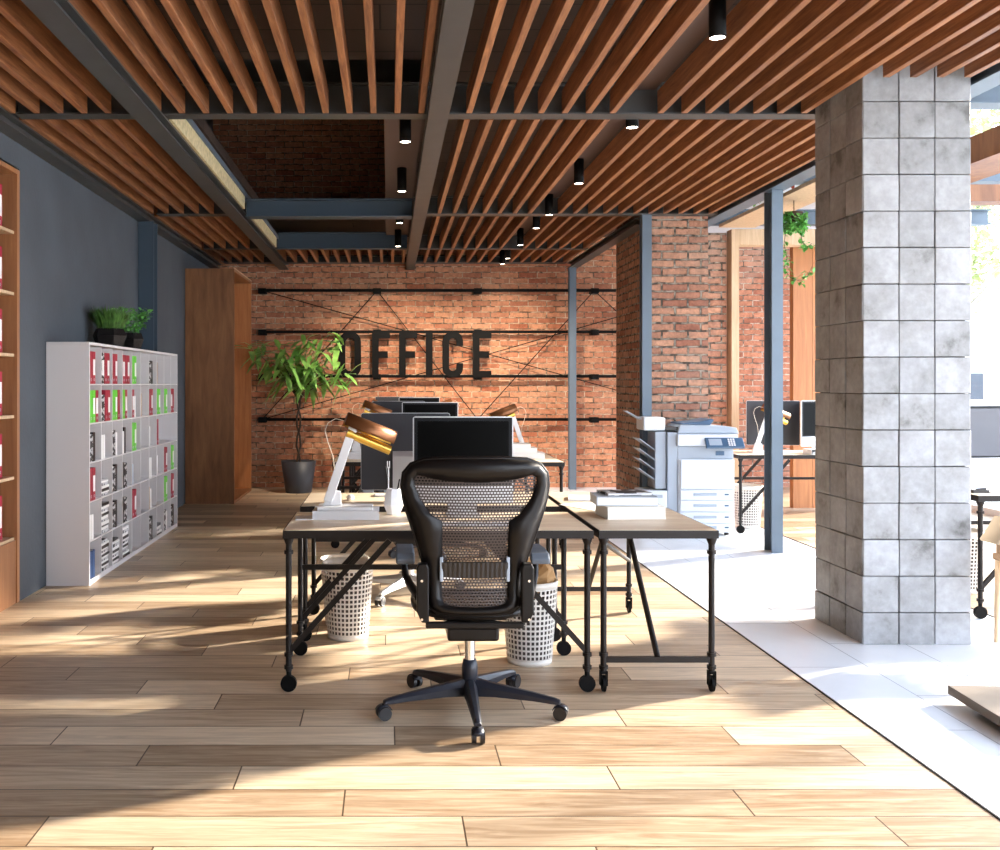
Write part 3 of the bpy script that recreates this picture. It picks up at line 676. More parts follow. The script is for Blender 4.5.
# ------------------------------------------------------------------ binders and books
def binder(parent, kind, w=0.07, h=0.235, d=0.2, plain=False):
    """spine faces +X, local origin at spine bottom centre; stands along Y"""
    pass
PB = {}
def make_binder(color, label_, cat_label, loc, w=0.06, h=0.235, d=0.19, plain=False, group=None, lean=0):
    key = (color, round(w, 3), round(h, 3), plain)
    if key not in PB:
        root = thing('ring_binder', 'x', 'binder')
        m = MB(); m.box(-d, 0, -w/2, -w/2+0.004, 0, h).box(-d, 0, w/2-0.004, w/2, 0, h).box(-0.004, 0, -w/2+0.004, w/2-0.004, 0, h)
        m.build('cover', color, root)
        MB().box(-d+0.01, -0.012, -w/2+0.008, w/2-0.008, 0.006, h-0.008).build('pages', 'page', root)
        if not plain: MB().box(0, 0.0015, -w*0.36, w*0.36, h*0.27, h*0.76).build('spine_label', 'whitepaper', root)
        mm = MB(); mm.lathe([(0.007, 0), (0.011, 0), (0.011, 0.0012), (0.007, 0.0012), (0.007, 0)], n=12, M=Matrix.Rotation(PI/2, 4, 'Y')).build('finger_ring', 'alu', root, loc=(0.0005, 0, h*0.13))
        PB[key] = root; root.location = loc; r = root
    else: r = copy_tree(PB[key], loc=loc)
    tag(r, label_, 'binder', group); r.rotation_euler = (lean, 0, 0)
    return r
def book(x1, y, z, w, h, d, mt, label_, group=None, lean=0, name='book'):
    """upright book: spine at x1 facing +X, thickness w along Y"""
    root = thing(name, label_, 'book', (x1, y, z), group=group); root.rotation_euler = (lean, 0, 0)
    m = MB(); m.box(-d, 0, -w/2, -w/2+0.002, 0, h).box(-d, 0, w/2-0.002, w/2, 0, h).box(-0.002, 0, -w/2+0.002, w/2-0.002, 0, h)
    m.build('cover', mt, root); MB().box(-d+0.004, -0.003, -w/2+0.003, w/2-0.003, 0.003, h-0.003).build('pages', 'page', root)
    return root
def flat_book(cx, cy, z, sx, sy, t, mt, label_, group=None, rz=0, cat='book', name='book', pages='page'):
    root = thing(name, label_, cat, (cx, cy, z), rz, group=group); c = min(0.003, t*0.2)
    m = MB(); m.box(-sx/2, sx/2, -sy/2, sy/2, 0, c).box(-sx/2, sx/2, -sy/2, sy/2, t-c, t).box(-sx/2, -sx/2+c, -sy/2, sy/2, c, t-c)
    m.build('cover', mt, root); MB().box(-sx/2+c+0.0005, sx/2-0.003, -sy/2+0.003, sy/2-0.003, c, t-c).build('pages', pages, root)
    return root

# ------------------------------------------------------------------ wall shelf (left edge)
wsf = thing('wall_bookshelf', 'tall brown wooden bookshelf set into the grey wall at the left edge', 'bookshelf', (-2.47, 6.43, 0))
MB().box(-0.335, 0.02, -0.03, 0.012, 0, 2.86).build('side_panel', 'shelfwood', wsf)
MB().box(-0.335, 0.02, -1.55, -1.52, 0, 2.86).build('side_panel', 'shelfwood', wsf)
MB().box(-0.335, 0.02, -1.52, -0.03, 2.83, 2.86).build('top_panel', 'shelfwood', wsf)
MB().box(-0.345, -0.335, -1.52, -0.03, 0.434, 2.83).build('back_panel', 'shelfwood', wsf)
MB().box(-0.02, 0.012, -1.52, -0.03, 0, 0.415).build('door', 'shelfwood', wsf)
shz = [2.454, 2.05, 1.645, 1.24, 0.836, 0.434]
for z in shz: MB().box(-0.335, 0.0, -1.52, -0.03, z-0.02, z).build('shelf', 'palewood', wsf)
for i, z in enumerate(shz):
    for j in range(3):
        make_binder('red', 'red binder with white label, %s shelf from top of brown wall bookshelf' % ORD[i+1], '', (-2.51, 6.265-j*0.085, z+0.001), w=0.075, h=0.285, group='red binders on wall shelf %d' % (i+1))

# ------------------------------------------------------------------ white bookcase
BX1 = -2.143; BY0, BY1 = 6.945, 9.85; BH = 1.747; T = 0.02
bc = thing('white_bookcase', 'long white bookcase of square compartments along the grey wall', 'bookcase', (BX1, BY0, 0))
D = 0.308; L = BY1-BY0
MB().box(-D, 0, 0, T, 0, BH-T).build('side_panel', 'whitelam', bc); MB().box(-D, 0, L-T, L, 0, BH-T).build('side_panel', 'whitelam', bc)
MB().box(-D, 0, 0, L, BH-T, BH).build('top_panel', 'whitelam', bc, bevel=0.002)
MB().box(-D, 0, T, L-T, 0.0, 0.035).build('bottom_panel', 'whitelam', bc)
MB().box(-D, -D+0.008, T, L-T, 0.035, BH-T).build('back_panel', 'whitelam', bc)
NC, NR = 10, 6
cw = (L-T)/NC; rh = (BH-T-0.035)/NR
zrow = [0.035+rh*(NR-1-i) for i in range(NR)]   # floor of row i (0 = top)
for i in range(NR-1): MB().box(-D+0.008, -0.001, T, L-T, zrow[i]-0.009, zrow[i]+0.0).build('shelf', 'whitelam', bc)
for c in range(1, NC):
    for r_ in range(NR):
        if r_ == 2 and c in (8, 9): continue
        MB().box(-D+0.008, -0.0015, T/2+c*cw-0.006, T/2+c*cw+0.006, zrow[r_]+0.0005, zrow[r_]+rh-0.0095).build('divider', 'whitelam', bc)
ROWS = ['top row', 'second row', 'third row', 'fourth row', 'fifth row', 'bottom row']
def cell(r_, c, items):
    y = BY0+T/2+c*cw+0.012; z = zrow[r_]+0.001; x1 = BX1-0.003
    where = '%s, %s compartment of white bookcase' % (ROWS[r_], ORD[c+1])
    n_of = {}
    for it in items: n_of[it] = n_of.get(it, 0)+1
    seen = {}
    for it in items:
        seen[it] = seen.get(it, 0)+1
        pos = '' if n_of[it] == 1 else ('%s of %s ' % (['nearer', 'farther', 'farthest'][seen[it]-1], {2: 'two', 3: 'three'}[n_of[it]]))
        tail = (', '+pos.strip()) if pos else ''
        if it in ('R', 'G'):
            make_binder({'R': 'red', 'G': 'green'}[it], '%s plain-spined binder, %s%s' % ({'R': 'dark red', 'G': 'bright green'}[it], where, tail), '', (x1, y+0.035, z), w=0.062, plain=True); y += 0.068
        elif it in ('r', 'g', 'w'):
            make_binder({'r': 'red', 'g': 'green', 'w': 'blackbook'}[it], '%s binder with white label, %s%s' % ({'r': 'dark red', 'g': 'bright green', 'w': 'black'}[it], where, tail), '', (x1, y+0.035, z), w=0.066); y += 0.072
        elif it in ('K', 'k', 'W', 'P', 'B', 'Y'):
            mt, nm_, w_, h_ = {'K': ('blackbook', 'black patterned book', 0.085, 0.2), 'k': ('black', 'black book', 0.045, 0.21), 'W': ('whitepaper', 'white book', 0.045, 0.18), 'P': ('tan', 'slim tan book', 0.04, 0.2), 'B': ('blue', 'dark blue book', 0.06, 0.2), 'Y': ('printergrey', 'grey book', 0.05, 0.17)}[it]
            book(x1-0.003, y+w_/2+0.003, z, w_, h_, 0.17, mt, '%s, %s%s' % (nm_, where, tail), lean=0); y += w_+0.007
        elif it[0] == 'S':   # flat stack
            n = int(it[1:]); zz = z; Rr = random.Random(r_*31+c)
            for k in range(n):
                t = Rr.uniform(0.012, 0.026)
                if zz+t > z+rh-0.03: break
                flat_book(x1-0.095+Rr.uniform(-.006, .006), y+0.115, zz, 0.17, 0.2+Rr.uniform(-.02, .02), t, ['whitepaper', 'blackbook', 'whitepaper', 'black'][(k+c) % 4], 'thin book in the flat stack, %s' % where, 'flat stack, row %d, compartment %d' % (r_+1, c+1), rz=PI+Rr.uniform(-.03, .03), pages='whitepaper')
                zz += t+0.0005
C = {(0, 0): 'R r', (0, 1): 'w R r', (0, 2): 'R r', (0, 3): 'r R r', (0, 4): 'G g', (0, 6): 'K k', (0, 7): 'P',
     (1, 0): 'G g r', (1, 1): 'K R r', (1, 2): 'G g R', (1, 3): 'G r', (1, 4): 'r W', (1, 5): 'P', (1, 6): 'R r', (1, 7): 'G g', (1, 8): 'G g', (1, 9): 'r R',
     (2, 0): 'K k', (2, 1): 'W W', (2, 2): 'K W', (2, 3): 'W k', (2, 4): 'G g', (2, 6): 'W', (2, 7): 'R',
     (3, 0): 'R r', (3, 1): 'S6', (3, 2): 'K k', (3, 3): 'k K', (3, 4): 'Y', (3, 6): 'W W', (3, 7): 'W', (3, 8): 'R r', (3, 9): 'G g',
     (4, 0): 'W W', (4, 1): 'S11', (4, 2): 'K k', (4, 3): 'k K', (4, 4): 'R r', (4, 6): 'P W', (4, 8): 'G g', (4, 9): 'R r',
     (5, 0): 'B B', (5, 1): 'S13', (5, 2): 'S10', (5, 3): 'S12', (5, 6): 'K k', (5, 7): 'S5', (5, 8): 'K W', (5, 9): 'K k'}
for (r_, c), s_ in C.items(): cell(r_, c, s_.split())

# ------------------------------------------------------------------ plants
def pot_plant(name, label, loc, rp, hp, seed, kind):
    t = thing(name, label, 'potted plant', loc)
    M6 = MB(); prof = [(0.001, 0.0), (rp*0.72, 0.0), (rp*0.78, 0.008), (rp, hp*0.62), (rp*0.82, hp), (rp*0.74, hp), (rp*0.78, hp*0.85)]
    M6.lathe(prof, n=6, smooth=False).build('pot', 'blackpot', t)
    MB().lathe([(0.001, 0), (rp*0.77, 0)], n=6).build('soil', 'bark', t, loc=(0, 0, hp*0.86))
    R = random.Random(seed); m = MB()
    for i in range(520 if kind == 'grass' else 420):
        a = R.uniform(0, 2*PI); rr = rp*0.7*math.sqrt(R.random()); b = Vector((math.cos(a)*rr, math.sin(a)*rr, hp*0.88))
        if kind == 'grass':
            d = Vector((math.cos(a)*R.uniform(.1, .75), math.sin(a)*R.uniform(.1, .75), 1)); m.leaf(b, d, R.uniform(0.16, 0.27), 0.010, 0.25)
        else:
            h = R.uniform(0.02, 0.22); q = b+Vector((math.cos(a)*h*0.5, math.sin(a)*h*0.5, h))
            m.leaf(q, (R.uniform(-1, 1), R.uniform(-1, 1), R.uniform(-.2, .8)), R.uniform(.04, .06), .028)
    m.build('foliage', 'leafdark' if kind == 'grass' else 'ivy', t, recalc=False); return t
pot_plant('potted_plant', 'grassy plant in a faceted black pot on the white bookcase, nearer to camera', (-2.285, 7.95, BH), 0.14, 0.15, 3, 'grass')
pot_plant('potted_plant', 'round-leaved plant in a faceted black pot on the bookcase, farther of two', (-2.27, 8.52, BH), 0.12, 0.145, 4, 'leafy')
pt = thing('potted_tree', 'leafy indoor tree in a charcoal pot in front of the brick sign wall', 'potted tree', (-1.2, 12.95, 0))
MB().lathe([(0.001, 0), (0.17, 0), (0.175, 0.01), (0.235, 0.42), (0.21, 0.42), (0.2, 0.36)], n=40).build('pot', 'pot', pt)
MB().lathe([(0.001, 0), (0.2, 0)], n=30).build('soil', 'bark', pt, loc=(0, 0, 0.37))
R = random.Random(12); tm = MB(); fm = MB()
for s_ in (0, 1):
    tm.tube([(0.03*math.cos(t_*1.4+s_*PI), 0.03*math.sin(t_*1.4+s_*PI), 0.36+0.13*t_) for t_ in range(8)], 0.013, 7)
for i in range(16):
    ex = -0.62+1.36*(i+0.5)/16+R.uniform(-.06, .06); ez = 1.86+R.uniform(-.28, .3)-abs(ex)*0.1; ey = R.uniform(-.5, -.02)
    p0 = Vector((0, 0, 1.2)); p3 = Vector((ex, ey, ez)); p1 = Vector((ex*0.15, ey*0.1, 1.45)); pts = []
    for k in range(7):
        t_ = k/6; pts.append(p0*(1-t_)**2+p1*2*t_*(1-t_)+p3*t_*t_)
    tm.tube(pts, [0.008-0.0008*k for k in range(7)], 5)
    for k in range(17):
        q = pts[R.randint(3, 6)]+Vector((R.uniform(-.1, .1), R.uniform(-.12, .04), R.uniform(-.06, .08)))
        fm.leaf(q, (R.uniform(-1, 1), R.uniform(-1, 1), R.uniform(-.75, .55)), R.uniform(.22, .36), R.uniform(.06, .09), R.uniform(.1, .7))
tm.build('trunk', 'bark', pt); fm.build('foliage', 'leaf', pt, recalc=False)
# hanging ivy
iv = thing('hanging_ivy', 'trailing green ivy hanging from the timber right of the free-standing post', 'ivy', (3.72, 8.9, 3.02))
m = MB(); sm = MB(); R = random.Random(5)
for i in range(420):
    a = R.uniform(0, 2*PI); rr = math.sqrt(R.random())
    m.leaf((0.12*math.cos(a)*rr, 0.10*math.sin(a)*rr, R.uniform(-0.17, 0.0)), (R.uniform(-1, 1), R.uniform(-1, 1), R.uniform(-1, .3)), .045, .035)
IV = lambda px, y: ((px-794)*0.00918, 0, -(y-212)*0.00918)
strands = [[IV(*q) for q in s_] for s_ in ([(787, 225), (784, 243), (787, 258), (784, 268), (790, 277), (800, 281), (808, 275), (812, 266)], [(800, 228), (802, 240), (806, 247), (812, 243)])]
for st in strands:
    sm.tube(st, 0.003, 5)
    for a_, b_ in zip(st[:-1], st[1:]):
        for k in range(12):
            q = Vector(a_).lerp(Vector(b_), R.random())+Vector((R.uniform(-.035, .035), R.uniform(-.03, .03), R.uniform(-.02, .02)))
            m.leaf(q, (R.uniform(-1, 1), R.uniform(-1, 1), R.uniform(-1, .3)), .045, .035)
sm.tube([(0, 0, 0), (0, 0, 0.108)], 0.004, 5)
m.build('foliage', 'ivy', iv, recalc=False); sm.build('stems', 'bark', iv)
MB().lathe([(0.001, -.09), (.06, -.08), (.08, 0.0), (.07, .0)], n=20).build('basket', 'bark', iv)
fb = thing('flower_box', 'red and green flowers showing above the pale timber board beside the steel edge beam', 'plant', (3.48, 8.9, 3.172))
m = MB(); g = MB()
for i in range(380):
    q = (R.uniform(-.05, .05), R.uniform(-.45, .45), R.uniform(0.02, .14))
    (m if R.random() < .5 else g).leaf(q, (R.uniform(-1, 1), R.uniform(-1, 1), R.uniform(-.4, .6)), .06, .04)
m.build('flowers', 'redleaf', fb, recalc=False); g.build('foliage', 'ivy', fb, recalc=False); MB().box(-.05, .05, -.45, .45, 0, .05).build('box', 'bark', fb)
# ------------------------------------------------------------------ desks
ZT = 0.76
def caster(parent_leg, x, y, side):
    w = MB(); w.cyl((x-0.013, y, 0.041), (x+0.013, y, 0.041), 0.041, n=24); 
    w.box(x-0.005, x+0.005, y-0.012, y+0.012, 0.04, 0.09) if 0 else None
    return w
def pipe_leg(root, x, y, face):
    lg = MB(); lg.cyl((x, y, 0.095), (x, y, ZT-0.04), 0.0145, n=14)
    for z in (0.655, 0.175, 0.115): lg.cyl((x, y, z-0.008), (x, y, z+0.008), 0.0215, n=16)
    lg.lathe([(0.0145, 0.69), (0.024, 0.715), (0.024, 0.72)], (x, y, 0), n=16)
    L_ = lg.build('leg', 'pipe', root)
    wm = MB()
    if face == 'X': # wheel plane seen flat from the front (axle along Y)
        wm.cyl((x, y-0.012, 0.038), (x, y+0.012, 0.038), 0.038, n=26)
        wm.cyl((x, y, 0.06), (x, y, 0.1), 0.012)
    else:           # wheel edge-on: twin fork
        wm.cyl((x-0.007, y, 0.038), (x+0.007, y, 0.038), 0.038, n=26)
        wm.box(x-0.017, x-0.011, y-0.018, y+0.018, 0.03, 0.092).box(x+0.011, x+0.017, y-0.018, y+0.018, 0.03, 0.092).box(x-0.017, x+0.017, y-0.018, y+0.018, 0.085, 0.098)
        wm.cyl((x-0.02, y, 0.038), (x+0.02, y, 0.038), 0.006)
    wm.build('caster', 'blackmetal', L_); return L_
def desk(label, loc, W, D, style, group=None):
    """origin at front-left corner on floor; W along X, D along Y"""
    r = thing('desk', label, 'desk', loc)
    MB().box(0.005, W-0.005, 0.005, D-0.005, ZT-0.016, ZT).build('tabletop', 'desktop', r)
    m = MB(); a_ = ZT-0.038; b_ = ZT-0.001
    m.box(0, W, 0, 0.004, a_, b_).box(0, W, D-0.004, D, a_, b_).box(0, 0.004, 0.004, D-0.004, a_, b_).box(W-0.004, W, 0.004, D-0.004, a_, b_)
    m.box(0.004, W-0.004, 0.004, 0.03, a_, ZT-0.0165).box(0.004, W-0.004, D-0.03, D-0.004, a_, ZT-0.0165).box(0.004, 0.03, 0.03, D-0.03, a_, ZT-0.0165).box(W-0.03, W-0.004, 0.03, D-0.03, a_, ZT-0.0165)
    m.build('frame', 'pipe', r)
    i = 0.026
    for x in (i, W-i):
        for y in (i, D-i): pipe_leg(r, x, y, 'X' if style == 'main' else 'Y')
    if style == 'main':
        for y in (i, D-i):
            MB().bar((i, y, 0.185), (0.50, y, ZT-0.05), 0.016, 0.026).build('brace', 'pipe', r)
            MB().bar((W-i, y, 0.185), (W-0.50, y, ZT-0.05), 0.016, 0.026).build('brace', 'pipe', r)
        MB().bar((i, D-i, 0.47), (W-i, D-i, 0.47), 0.02, 0.026).build('stretcher', 'pipe', r)
    else:
        for y in (i, D-i): MB().bar((i, y, 0.15), (W-i, y, 0.15), 0.02, 0.026).build('stretcher', 'pipe', r)
        MB().cyl((W/2, i, 0.16), (W/2, 0.62, ZT-0.05), 0.014).build('brace', 'pipe', r)
        MB().cyl((W/2, D-i, 0.16), (W/2, D-0.62, ZT-0.05), 0.014).build('brace', 'pipe', r)
        MB().cyl((i, i+0.02, ZT-0.06), (W-i, D-i, 0.33), 0.012).build('brace', 'pipe', r)
    return r
DX, DW = -0.495, 1.455
OFF = [0.0, 3.98, 7.38]
NM = ['nearest to the camera', 'in the middle of the row', 'against the brick sign wall']
for k, o_ in enumerate(OFF):
    desk('oak-topped pipe desk, front one of the pair '+NM[k], (DX, 4.535+o_, 0), DW, 0.66, 'main')
    desk('oak-topped pipe desk, rear one of the pair '+NM[k], (DX, (5.43 if k < 2 else 5.36)+o_, 0), DW, 0.68, 'main')
desk('long oak-topped side desk on casters, right of the big black chair', (0.985, 4.535, 0), 0.56, 1.62, 'side')
desk('long oak-topped side desk on casters in front of the thin steel post', (0.985, 8.50, 0), 0.56, 1.62, 'side')

# ------------------------------------------------------------------ monitors
def rrect(w, h, r, n=6):
    pts = []
    for cx, cz, a0 in ((w/2-r, h/2-r, 0), (-w/2+r, h/2-r, PI/2), (-w/2+r, -h/2+r, PI), (w/2-r, -h/2+r, 1.5*PI)):
        for k in range(n+1):
            a = a0+PI/2*k/n; pts.append((cx+r*math.cos(a), cz+r*math.sin(a)))
    return pts
def make_monitor(label, loc, rz, chin='alu', scr='screen', W=0.525, Hh=0.455, top=0.515):
    r = thing('computer_monitor', label, 'computer', loc, rz)
    c = top-Hh/2
    MB().prism([(x, z+c) for x, z in rrect(W, Hh, 0.014)], 'Y', -0.009, 0.009).build('casing', chin, r)
    MB().prism([(x, z+c) for x, z in rrect(W-0.004, Hh-0.006, 0.013)], 'Y', 0.0092, 0.012).build('back_cover', 'monback', r)
    MB().box(-W/2+0.006, W/2-0.006, -0.0102, -0.0092, top-Hh+0.095, top-0.006).build('bezel', 'bezel', r)
    MB().box(-W/2+0.024, W/2-0.024, -0.0112, -0.0102, top-Hh+0.11, top-0.024).build('screen', scr, r)
    m = MB(); m.prism([(0.05, 0.0), (0.058, 0.0), (0.03, 0.26), (0.012, 0.29), (0.012, 0.25), (0.022, 0.245)], 'X', -0.075, 0.075)
    m.box(-0.09, 0.09, -0.09, 0.058, 0, 0.006)
    m.build('stand', 'alu', r); return r
mons = [('black-screened monitor directly behind the big black chair', 0.39, 5.08, 0),
        ('large monitor seen from its dark back, left of the nearest screen', 0.100, 5.72, PI),
        ('black-screened monitor on the middle desk pair, facing the camera', 0.388, 9.06, 0),
        ('monitor seen from its dark back on the middle desk pair', 0.100, 9.68, PI),
        ('farthest black-screened monitor facing the camera, at the sign wall', 0.395, 12.45, 0),
        ('farthest monitor turned away from the camera, at the sign wall', 0.085, 13.05, PI)]
mp_ = make_monitor(mons[0][0], (mons[0][1], mons[0][2], ZT), 0)
for l_, x_, y_, a_ in mons[1:]: copy_tree(mp_, loc=(x_, y_, ZT), rz=a_, label=l_)

# ------------------------------------------------------------------ office chair
def make_chair(label, loc, rz, baseM='chairbase'):
    r = thing('office_chair', label, 'chair', loc, rz)
    Yb = 4.02; cx = 476.0
    outer = [(476, 457.3), (450, 457.3), (425, 458.8), (411, 464), (403.6, 473), (402, 485), (403.6, 498), (407.4, 512.6), (411, 523), (414.5, 534), (419.5, 550), (424, 565), (427.5, 583), (429, 600), (430, 609), (438, 615), (455, 616.5), (476, 616.5)]
    inner = [(476, 481), (450, 480), (431, 477), (419, 473.5), (414.5, 477), (414.5, 485), (420, 498), (431, 514), (442.6, 521.4), (442.6, 534), (442.6, 550), (442.6, 564), (442.4, 583), (442, 600), (445, 606), (452, 608.5), (462, 609.5), (476, 610)]
    def P(p): return ((p[0]-cx)*0.992/F*Yb, CZ-(p[1]-384)/F*Yb)
    def ys(x, z): return -0.245-0.085*((z-0.45)/0.69)+0.55*x*x+0.03*math.exp(-((z-0.66)/0.1)**2)
    O = [P(p) for p in outer]; I = [P(p) for p in inner]
    n = len(O)
    O2 = O+[(-x, z) for x, z in O[-2:0:-1]]; I2 = I+[(-x, z) for x, z in I[-2:0:-1]]
    N = len(O2); m = MB(); vs = []
    for (a, b) in zip(O2, I2):
        mid_ = ((a[0]+b[0])/2, (a[1]+b[1])/2)
        vs += [(a[0], ys(*a), a[1]), (mid_[0], ys(*mid_)-0.012, mid_[1]), (b[0], ys(*b), b[1])]
    fs = []
    for i in range(N):
        j = (i+1) % N
        for k in range(2): fs.append((i*3+k, j*3+k, j*3+k+1, i*3+k+1))
    m._add(vs, fs, True); m.build('back_frame', 'chairplastic', r, solid=0.014)
    MB().tube([(a[0], ys(*a), a[1]) for a in O2], 0.0085, 8, closed=True).build('back_rim', 'chairplastic', r)
    # woven mesh panel
    def inside(x, z):
        c_ = False
        for i in range(N):
            x1, z1 = I2[i]; x2, z2 = I2[(i+1) % N]
            x1 *= 1.03; x2 *= 1.03
            if (z1 > z) != (z2 > z) and x < (x2-x1)*(z-z1)/(z2-z1)+x1: c_ = not c_
        return c_
    m = MB(); cwid, ch = 0.0135, 0.0122; zz = 0.49; row = 0
    while zz < 1.09:
        x = -0.34+(cwid/2 if row % 2 else 0)
        while x < 0.34:
            if inside(x+cwid/2, zz+ch/2):
                o = [(x, zz+ch*0.5), (x+cwid*0.25, zz), (x+cwid*0.75, zz), (x+cwid, zz+ch*0.5), (x+cwid*0.75, zz+ch), (x+cwid*0.25, zz+ch)]
                o = [(x, zz), (x+cwid, zz), (x+cwid, zz+ch), (x, zz+ch)]
                k = 0.66; cxm, czm = x+cwid/2, zz+ch/2
                q = [(cxm+(a-cxm)*0.66, czm+(b-czm)*0.52) for a, b in o]
                V = [(a, ys(a, b)+0.002, b) for a, b in o+q]
                m._add(V, [(i, (i+1) % 4, 4+(i+1) % 4, 4+i) for i in range(4)])
            x += cwid
        zz += ch; row += 1
    m.build('mesh_back', 'mesh', r, recalc=False)
    # lumbar pad
    m = MB(); z0, z1 = PZ(578, Yb), PZ(563, Yb)
    lv = []; NN = 28
    for i in range(NN+1):
        x = -0.135+0.27*i/NN; dz = 0.012*(1-(x/0.135)**2)
        for z_ in (z0-dz*0.4, z1+dz*0.2): lv.append((x, ys(x, z_)-0.016-(0.003 if i % 2 else 0), z_))
    m._add(lv, [(2*i, 2*i+2, 2*i+3, 2*i+1) for i in range(NN)]); m.build('lumbar_pad', 'black', r, solid=0.014)
    for s in (-1, 1):
        MB().box(s*0.139-0.007, s*0.139+0.007, ys(.139, .63)-0.03, ys(.139, .63)+0.005, z0-0.02, z1+0.02).build('lumbar_clip', 'printergrey', r, bevel=0.003)
    # arm uprights, arms, pads
    for s in (-1, 1):
        xo, xi = s*0.243, s*0.192
        a, b = min(xo, xi), max(xo, xi)
        up_ = MB().prism([(a, 0.50), (a+0.02 if s < 0 else a, 0.455), (b if s < 0 else b-0.02, 0.455), (b, 0.50), (b, 0.68), (b-0.008, 0.70), (a+0.008, 0.70), (a, 0.68)], 'Y', -0.285, -0.235).build('arm_upright', 'chairplastic', r, bevel=0.006)
        for z_ in (0.63, 0.47): MB().cyl((s*0.222, -0.290, z_), (s*0.222, -0.284, z_), 0.0055, n=12).build('screw', 'chrome', up_)
        MB().tube([(s*0.232, -0.22, 0.55), (s*0.262, -0.10, 0.57), (s*0.285, -0.02, 0.60), (s*0.292, 0.0, 0.66), (s*0.290, 0.02, 0.70)], [0.020, 0.018, 0.016, 0.015, 0.018], 10).build('arm_bracket', 'chairplastic', r)
        pm = MB(); prof = []
        xs_ = [-0.042, -0.036, 0.036, 0.042]
        pts = [(-0.17, 0.675), (-0.175, 0.70), (-0.15, 0.722), (-0.05, 0.728), (0.10, 0.72), (0.13, 0.705), (0.12, 0.69), (0.0, 0.697), (-0.10, 0.694)]
        pm.prism(pts, 'X', s*0.288-0.04, s*0.288+0.04).build('arm_pad', 'pad', r, bevel=0.008, seg=3)
    # lower cross bar and seat
    MB().box(-0.205, 0.205, -0.262, -0.235, 0.425, 0.452).build('back_bar', 'chairplastic', r, bevel=0.006)
    m = MB(); P_ = []
    for k in range(40):
        t_ = 2*PI*k/40; c_, s_ = math.cos(t_), math.sin(t_)
        P_.append((0.245*abs(c_)**0.6*(1 if c_ > 0 else -1), 0.03+0.23*abs(s_)**0.6*(1 if s_ > 0 else -1)))
    m.tube([(x, y, 0.462+0.25*x*x) for x, y in P_], 0.017, 8, closed=True).build('seat_rim', 'chairplastic', r)
    m = MB(); sv = [(x*0.96, y*0.96+0.002, 0.462+0.25*x*x) for x, y in P_]+[(x*0.5, y*0.5+0.015, 0.452) for x, y in P_]+[(0, 0.03, 0.448)]
    m._add(sv, [(k, (k+1) % 40, 40+(k+1) % 40, 40+k) for k in range(40)]+[(40+k, 40+(k+1) % 40, 80) for k in range(40)], True)
    m.build('seat', 'mesh', r, solid=0.006)
    m = MB(); m.box(-0.11, 0.11, -0.19, 0.14, 0.352, 0.415).build('tilt_mechanism', 'chairplastic', r, bevel=0.012)
    m = MB(); m.box(-0.16, 0.16, -0.06, 0.08, 0.41, 0.445); m.build('seat_bracket', 'chairplastic', r, bevel=0.01)
    MB().tube([(0.10, 0.0, 0.39), (0.2, -0.0, 0.38), (0.24, -0.02, 0.37)], 0.008).build('lever', 'chairplastic', r)
    # column and star base
    MB().cyl((0, 0, 0.2), (0, 0, 0.36), 0.0235, n=24).build('gas_column', 'chrome', r)
    MB().lathe([(0.001, 0.075), (0.034, 0.078), (0.036, 0.19), (0.029, 0.226), (0.0236, 0.228)], n=24).build('column_sleeve', baseM, r)
    for k in range(5):
        a = math.radians(-90+72*k); ca, sa = math.cos(a), math.sin(a)
        M_ = Matrix.Rotation(a, 4, 'Z')
        m = MB(); secs = [(0.02, 0.030, 0.07, 0.145), (0.12, 0.026, 0.075, 0.130), (0.28, 0.020, 0.072, 0.108), (0.375, 0.017, 0.066, 0.092), (0.40, 0.015, 0.066, 0.084)]
        vs = []
        for d, w_, za, zb_ in secs:
            for (yy, z_) in ((-w_, za), (w_, za), (w_*1.0, (za*0.4+zb_*0.6)), (w_*0.45, zb_), (-w_*0.45, zb_), (-w_, (za*0.4+zb_*0.6))): vs.append(M_ @ Vector((d, yy, z_)))
        fs = []
        for i in range(4):
            for j in range(6): fs.append((i*6+j, i*6+(j+1) % 6, (i+1)*6+(j+1) % 6, (i+1)*6+j))
        fs += [tuple(range(6))[::-1], tuple(range(24, 30))]
        m._add(vs, fs); lg = m.build('leg', baseM, r, bevel=0.003)
        c0 = Vector((ca*0.40, sa*0.40, 0.03)); tdir = Vector((-sa, ca, 0)) if k != 99 else 0
        wm = MB()
        for s in (-1, 1): wm.cyl(c0+tdir*s*0.008, c0+tdir*s*0.026, 0.029, n=22)
        wm.cyl(c0+Vector((0, 0, 0.0)), c0+Vector((0, 0, 0.04)), 0.008)
        wm.build('caster', 'black', lg, bevel=0.003)
        hm = MB(); hv = []
        for i in range(7):
            t_ = PI*(0.12+0.76*i/6)
            for s in (-1, 1): hv.append(c0+Vector((ca, sa, 0))*math.cos(t_)*0.034+Vector((0, 0, 1))*math.sin(t_)*0.034+tdir*s*0.0215)
        hm._add(hv, [(2*i, 2*i+1, 2*i+3, 2*i+2) for i in range(6)], True); hm.build('caster_hood', baseM, lg, solid=0.003)
    return r
ch = make_chair('big black mesh office chair in the foreground with its back to the camera', (0.360, 4.30, 0), 0)
c2 = copy_tree(ch, loc=(0.14, 6.66, 0), rz=PI+0.12, label='office chair with silver base on the far side of the nearest desks')
for o in bpy.data.objects:
    p = o.parent
    if o.type == 'MESH' and (p == c2 or (p and p.parent == c2)) and o.name.split('.')[0] in ('leg', 'column_sleeve', 'caster_hood'):
        o.data = o.data.copy(); o.data.materials[0] = MT['alu']
copy_tree(ch, loc=(0.40, 8.22, 0), rz=0.1, label='black mesh office chair behind the nearest monitors, at the middle desks')

